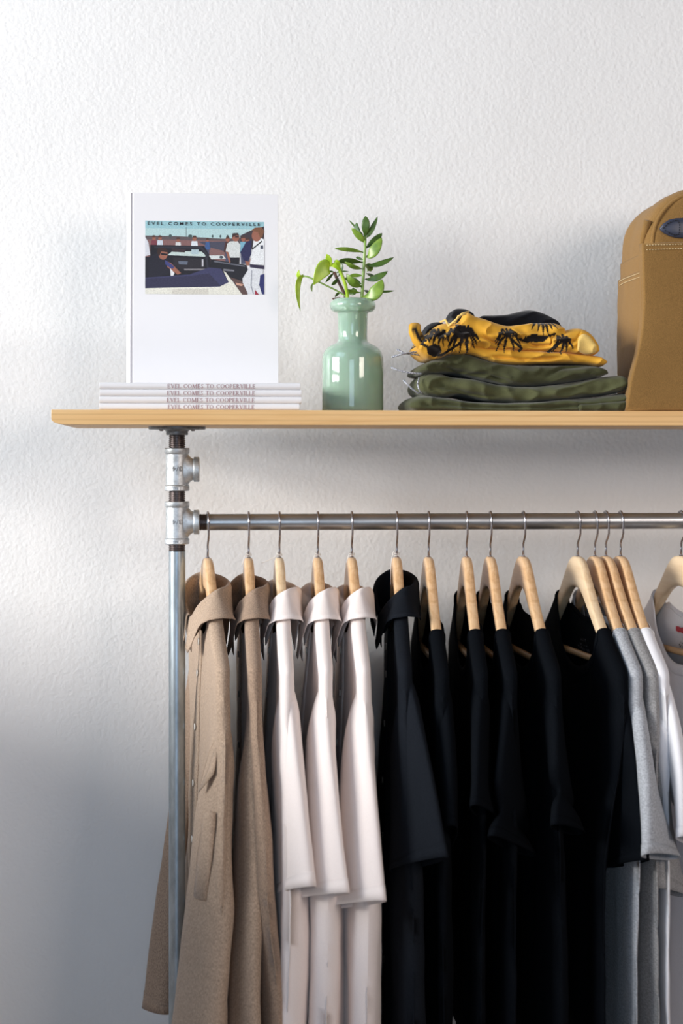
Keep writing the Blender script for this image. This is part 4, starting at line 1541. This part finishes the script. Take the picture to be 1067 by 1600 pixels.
def seg_d(px, py, a, b_):
    ax, ay = a
    bx, by = b_
    l2 = (bx - ax) ** 2 + (by - ay) ** 2
    t_ = max(0, min(1, ((px - ax) * (bx - ax) + (py - ay) * (by - ay)) / l2))
    return math.hypot(px - ax - t_ * (bx - ax), py - ay - t_ * (by - ay)), t_


FR = []
rnd = random.Random(3)
for cx, cy, R_, n_, ph in PALMS:
    for k_ in range(n_):
        a = ph + 2 * PI * k_ / n_ + rnd.uniform(-.12, .12)
        r = R_ * rnd.uniform(.6, 1)
        m1 = (cx + .6 * r * math.cos(a), cy + .42 * r * math.sin(a) - .10 * R_)
        FR.append(((cx, cy), m1, (cx + r * math.cos(a), cy + .62 * r * math.sin(a) + .42 * R_)))


def proj(x, z, y=-0.1):
    c, s = math.cos(YAW), math.sin(YAW)
    dx, dy = x - CX, y - CY
    d = dx * s + dy * c
    return UC + F * (dx * c - dy * s) / d, HOR - F * (z - CZ) / d


YEL, YEL2, PBLK = srgb(206, 146, 38), srgb(222, 172, 66), srgb(26, 21, 20)


def print_color(x, z):
    u, v_ = proj(x, z)
    for a, m1, b_ in FR:
        if abs(u - a[0]) < 34 and abs(v_ - a[1]) < 34:
            d1, t1 = seg_d(u, v_, a, m1)
            d2, t2 = seg_d(u, v_, m1, b_)
            fe = .75 + .25 * math.sin(37 * (t1 if d1 < d2 else t2) + a[0])
            if d1 < 2.6 * fe or d2 < (2.9 * (1 - t2) + .7) * fe:
                return PBLK
    for tr in TRUNKS:
        for a, b_ in zip(tr, tr[1:]):
            if seg_d(u, v_, a, b_)[0] < 2.0:
                return PBLK
    for cx, cy, rx, ry in BLOTS:
        if ((u - cx) / rx) ** 2 + ((v_ - cy) / ry) ** 2 < 1 + .35 * noise.noise(Vector((u * .2, v_ * .2, 0))):
            return PBLK
    k_ = .5 + .5 * noise.noise(Vector((u * .012, v_ * .02, 4)))
    return tuple(lerp(YEL[q], YEL2[q], k_) for q in range(3))


M_YEL = fabric('yellow_palm_print', YEL, 0.05, 1000, rough=0.7, sheen=0.1)
at = nd(M_YEL, 'ShaderNodeVertexColor')
at.layer_name = 'print'
set_color(M_YEL, at.outputs['Color'])


def yel(mb, name, par):
    cs = [print_color(p[0], p[2]) for p in mb.v]
    return mb.build(name, M_YEL, par, colors=cs)


yg = thing('folded_printed_trousers', 'mustard yellow garment with black palm print, crumpled on top of the folded pile', 'garment', (0, 0, 0))
slab([(752, 492), (793, 490), (815, 485), (830, 483), (848, 487), (874, 501), (880, 510)], [(752, 510), (800, 516), (850, 516), (880, 520)], -0.03, 0.07, nx=60, wr=0.003, seed=5).build('waistband', M_NAVYB, yg)
yel(slab([(686, 546), (715, 540), (749, 539), (797, 543), (850, 547), (900, 550), (935, 554), (951, 561)],
         [(686, 558), (715, 552), (744, 556), (775, 567), (800, 570), (863, 568), (920, 569), (944, 572), (951, 569)], YF, 0.07, nx=260, nr=60, wr=0.004, seed=6, creases=([(760, 556), (820, 562), (880, 558)],)), 'lower_fold', yg)
yel(slab([(706, 520), (722, 500), (731, 486), (745, 491), (770, 499), (793, 506), (815, 505), (836, 502), (860, 502), (876, 505), (890, 513)],
         [(706, 556), (722, 552), (745, 548), (800, 548), (850, 549), (890, 550)], YF - .006, 0.06, nx=300, nr=130, wr=0.006, seed=7, creases=([(745, 520), (770, 534), (800, 546)], [(795, 510), (815, 532), (845, 541)], [(820, 541), (860, 539), (885, 528)])), 'front_panel', yg)
yel(slab([(862, 526), (882, 518), (900, 512), (915, 513), (928, 522), (936, 536), (938, 545)], [(862, 547), (890, 551), (915, 554), (930, 555), (938, 551)], YF - .010, 0.03, nx=130, nr=100, wr=0.005, seed=8, creases=([(880, 540), (900, 530), (910, 517)],)), 'leg_roll', yg)
slab([(903, 528), (912, 521), (922, 524), (931, 536), (933, 545)], [(903, 548), (915, 552), (926, 553), (933, 550)], YF - .0155, -0.06, nx=40, wr=0.003, seed=4).build('lining', M_LINING, yg)
yel(slab([(655, 538), (668, 522), (685, 508), (705, 503), (725, 505), (738, 520)], [(655, 548), (670, 560), (690, 560), (705, 553), (725, 552), (738, 548)], YF - .012, 0.03, nx=180, nr=110, wr=0.009, seed=10, creases=([(670, 535), (690, 524), (710, 512)], [(680, 555), (700, 540)])), 'crumpled_hem', yg)
mb = MB()
mb.tube([P(*p) for p in [(648, 509, -.09), (648, 518, -.095), (653, 530, -.098), (662, 541, -.098), (676, 544, -.09)]], lambda f: lerp(.0095, .011, f), 20)
yel(mb, 'curled_cuff', yg)
slab([(664, 520), (672, 506), (685, 502), (696, 506), (702, 515)], [(664, 530), (680, 524), (702, 522)], -0.075, 0.0, nx=40, wr=.002, seed=12).build('dark_lining', M_NAVYB, yg)
slab([(705, 492), (711, 483), (722, 481), (734, 484), (742, 490)], [(705, 497), (720, 506), (742, 506)], -0.07, 0.0, nx=40, wr=.002, seed=13).build('dark_lining', M_NAVYB, yg)
for pts in ([(700, 510, -.1), (712, 500, -.108), (722, 490, -.108), (732, 487, -.1)], [(688, 503, -.08), (696, 500, -.09), (700, 508, -.1)], [(710, 505, -.105), (716, 494, -.11), (728, 490, -.108)]):
    mb = MB().tube([P(*p) for p in pts], 0.0017, 8)
    mb.build('gathered_fold', M_LINING, yg)

# ------------------------------------------------------------------ backpack
bp = thing('canvas_backpack', 'tan canvas backpack with navy leather patch standing at the right of the shelf', 'backpack', (0, 0, 0))
BZ0 = SH_TOP + 0.0003


def arch(x0, x1, z0, zt, rx, rz, n=10, bow=0.0):
    """outline of an arched panel in x-z, starting bottom left, clockwise"""
    pts = []
    for k_ in range(10):
        pts.append((x0, lerp(z0, zt - rz, k_ / 10)))
    for k_ in range(n + 1):
        a = PI - PI / 2 * k_ / n
        pts.append((x0 + rx + rx * math.cos(a), zt - rz + rz * math.sin(a)))
    for k_ in range(1, 6):
        pts.append((lerp(x0 + rx, x1 - rx, k_ / 6), zt + bow * math.sin(PI * k_ / 6)))
    for k_ in range(n + 1):
        a = PI / 2 - PI / 2 * k_ / n
        pts.append((x1 - rx + rx * math.cos(a), zt - rz + rz * math.sin(a)))
    for k_ in range(1, 11):
        pts.append((x1, lerp(zt - rz, z0, k_ / 10)))
    for k_ in range(1, 8):
        pts.append((lerp(x1, x0, k_ / 8), z0))
    return pts


def pillow(pts, yf, yb, rnd_=0.02, ny=14, wr=0.003, seed=0, sag=0.0):
    cx = sum(p[0] for p in pts) / len(pts)
    cz = sum(p[1] for p in pts) / len(pts)
    rows = []
    prof = []
    for k_ in range(7):
        a = PI / 2 * k_ / 6
        prof.append((yf + rnd_ * (1 - math.sin(a)), rnd_ * (1 - math.cos(a)) * -1))
    prof = [(yf + rnd_ * (1 - math.sin(PI / 2 * k_ / 6)), rnd_ * (1 - math.sin(PI / 2 * (1 - k_ / 6)))) for k_ in range(6, -1, -1)]
    prof = [(yf + rnd_ * (1 - math.cos(PI / 2 * k_ / 6)), rnd_ * (1 - math.sin(PI / 2 * k_ / 6))) for k_ in range(7)]
    for k_ in range(1, ny):
        prof.append((lerp(yf + rnd_, yb - rnd_, k_ / ny), 0))
    prof += [(yb - rnd_ * (1 - math.cos(PI / 2 * (1 - k_ / 6))), rnd_ * (1 - math.cos(PI / 2 * k_ / 6)) * 1.0) for k_ in range(7)]
    for sc_ in (0.0, 0.35, 0.7, 0.9):
        rows.append((yf, sc_, rnd_))
    out = []
    W2 = max(abs(p[0] - cx) for p in pts)
    H2 = max(abs(p[1] - cz) for p in pts)
    def ring(y, ins, scl=1.0):
        row = []
        for x, z in pts:
            fx = (x - cx) * scl
            fz = (z - cz) * scl
            fx *= (W2 - ins) / W2
            fz *= (H2 - ins) / H2
            xx, zz = cx + fx, cz + fz
            w = wr * noise.noise(Vector((xx * 13 + seed, y * 13, zz * 10 + seed))) + wr * .5 * noise.noise(Vector((xx * 34 + seed, y * 30, zz * 24)))
            yy = y + w + sag * math.exp(-((zz - (BZ0 + .18)) / .05) ** 2) * (1 if y < (yf + yb) / 2 else 0)
            row.append((xx + w, yy, max(BZ0, zz)))
        return row
    for sc_ in (0.02, 0.3, 0.6, 0.85):
        out.append(ring(yf, rnd_, sc_))
    for y, ins in prof:
        out.append(ring(y, ins))
    for sc_ in (0.85, 0.4, 0.02):
        out.append(ring(yb, rnd_, sc_))
    return MB().grid(out, True, True, True)


XL = 0.744
ZTOP = P(1067, 298, 0.0).z
main = pillow(arch(XL, 1.032, BZ0, ZTOP - .006, 0.085, 0.088, bow=0.006), -0.085, 0.105, 0.022, seed=2, wr=0.004).build('main_bag', M_CANVAS, bp)
# piped seam along the front edge of the bag
edge = [(x, -0.0815, z) for x, z in arch(XL + .010, 1.022, BZ0 + .2, ZTOP - .016, 0.078, 0.080, bow=.006)[0:31]]
MB().tube(edge, 0.0036, 8).build('piping', M_CANVAS, bp)
MB().tube([(XL + .004, -.074, ZTOP - .060), (XL - .001, -.066, ZTOP - .085), (XL - .003, -.060, ZTOP - .115), (XL - .001, -.052, ZTOP - .135)], lambda f: .0065 * (1 - .5 * f), 10).build('gusset_fold', M_CANVAS, bp)
fp_z = P(1003, 380, -0.112).z
FPX = P(1003, 480, -.112).x
pts = []
z1 = fp_z
fp = [(FPX, z1)]
outl = [(FPX - .0, lerp(z1, BZ0, k_ / 12)) for k_ in range(13)]
fpo = []
for k_, (x, z) in enumerate(outl):
    d = k_ / 12
    px = interp([(378, 1003), (470, 1006), (520, 1002), (560, 993), (590, 985), (640, 978)], 378 + d * 262)
    fpo.append((P(px, 500, -.112).x, z))
fpo += [(lerp(fpo[-1][0], 1.04, k_ / 8), BZ0) for k_ in range(1, 9)]
fpo += [(1.04 - .006 * k_ / 12, lerp(BZ0, z1 + .012, k_ / 12)) for k_ in range(1, 13)]
fpo += [(lerp(1.034, FPX, k_ / 8), lerp(z1 + .012, z1, k_ / 8)) for k_ in range(1, 8)]
fpo = fpo[::-1]
fpk = pillow(fpo, -0.114, -0.088, 0.0045, seed=5, wr=0.0022, ny=6, sag=0.003).build('front_pocket', M_CANVAS, bp)


def stitches(pts, name, m_, par, gap=.0045, ln=.0032, w=.0005, off=Vector((0, -.0006, 0))):
    mb = MB()
    for (a, b_) in zip(pts, pts[1:]):
        a, b_ = Vector(a), Vector(b_)
        d = (b_ - a)
        n_ = max(1, int(d.length / gap))
        for k_ in range(n_):
            p = a.lerp(b_, k_ / n_) + off
            q = p + d.normalized() * ln
            mb.tube([p, q], w, 5)
    return mb.build(name, m_, par)


ytop = -0.1162
for dz in (-.004, -.011):
    stitches([(FPX + .006, ytop, fp_z + dz + .0003), (1.03, ytop, fp_z + .012 + dz)], 'stitching', M_THREADST, fpk)
# side pocket (left side of the bag) with stitched mouth, and the band above it
ZP = P(960, 434, .03).z
pk_pts = [(y, z) for y, z in []]
rows = []
for j in range(30):
    z = lerp(BZ0, ZP, j / 29)
    row = []
    bul = 0.012 + 0.004 * math.sin(PI * j / 29) + .003 * noise.noise(Vector((j * .2, 1, 0)))
    for k_ in range(24):
        s_ = k_ / 23
        y = lerp(-0.106, 0.085, s_)
        x = XL - bul * (math.sin(PI * (0.08 + .84 * s_)) ** .5) + 0.002 * noise.noise(Vector((y * 25, z * 20, 3)))
        row.append((x, y, z))
    rows.append(row)
rows_b = [[(XL + .004, y, z) for x, y, z in r] for r in rows]
mb = MB()
full = [r + rb[::-1] for r, rb in zip(rows, rows_b)]
mb.grid(full, True, True, True)
sp_ = mb.build('side_pocket', M_CANVAS, bp)
for dz in (-.004, -.0105):
    stitches([(rows[-2][k_][0] - .0008, rows[-2][k_][1], ZP + dz) for k_ in (0, 4, 9, 14, 19)], 'stitching', M_THREADST, sp_, off=Vector((-.0006, -.0003, 0)))
rows = []
for j in range(8):
    z = lerp(ZP - .01, P(968, 407, .03).z, j / 7)
    rows.append([(XL - .0055 * (math.sin(PI * (0.1 + .8 * k_ / 15)) ** .5), lerp(-.084, .08, k_ / 15), z) for k_ in range(16)] + [(XL + .004, lerp(.08, -.084, k_ / 15), z) for k_ in range(16)])
MB().grid(rows, True, True, True).build('side_band', M_CANVAS, bp)
# leather patch with dark stitches
PY = -0.0905
pc = [(1031, 357), (1037, 349), (1046, 343), (1056, 341), (1067, 340.5), (1078, 341), (1088, 343), (1097, 349), (1103, 356), (1097, 364), (1088, 370), (1078, 371.5), (1067, 371.5), (1056, 371), (1046, 368), (1037, 363)]
f_ = [P(u, v_, PY) for u, v_ in pc]
ctr = sum(f_, Vector((0, 0, 0))) / len(f_)
rows = [[p + Vector((0, .006, 0)) for p in f_], [p for p in f_], [ctr + (p - ctr) * .94 + Vector((0, -.0012, 0)) for p in f_], [ctr + (p - ctr) * .3 + Vector((0, -.0014, 0)) for p in f_], [ctr + (p - ctr) * .02 + Vector((0, -.0014, 0)) for p in f_]]
pt_ = tag(MB().grid(rows, True, False, True).build('leather_patch', M_LEATHER, bp), 'navy leather patch, pointed oval with dark stitching')
st = [P(u, v_, PY - .0018) for u, v_ in [(1036, 357), (1042, 350), (1050, 345.5), (1058, 344), (1062, 350), (1062, 358), (1061, 366), (1054, 367.5), (1046, 364.5), (1040, 361), (1036, 357)]]
stitches(st, 'stitching', M_DARKST, pt_, gap=.0036, ln=.0024, w=.0008, off=Vector((0, -.0003, 0)))
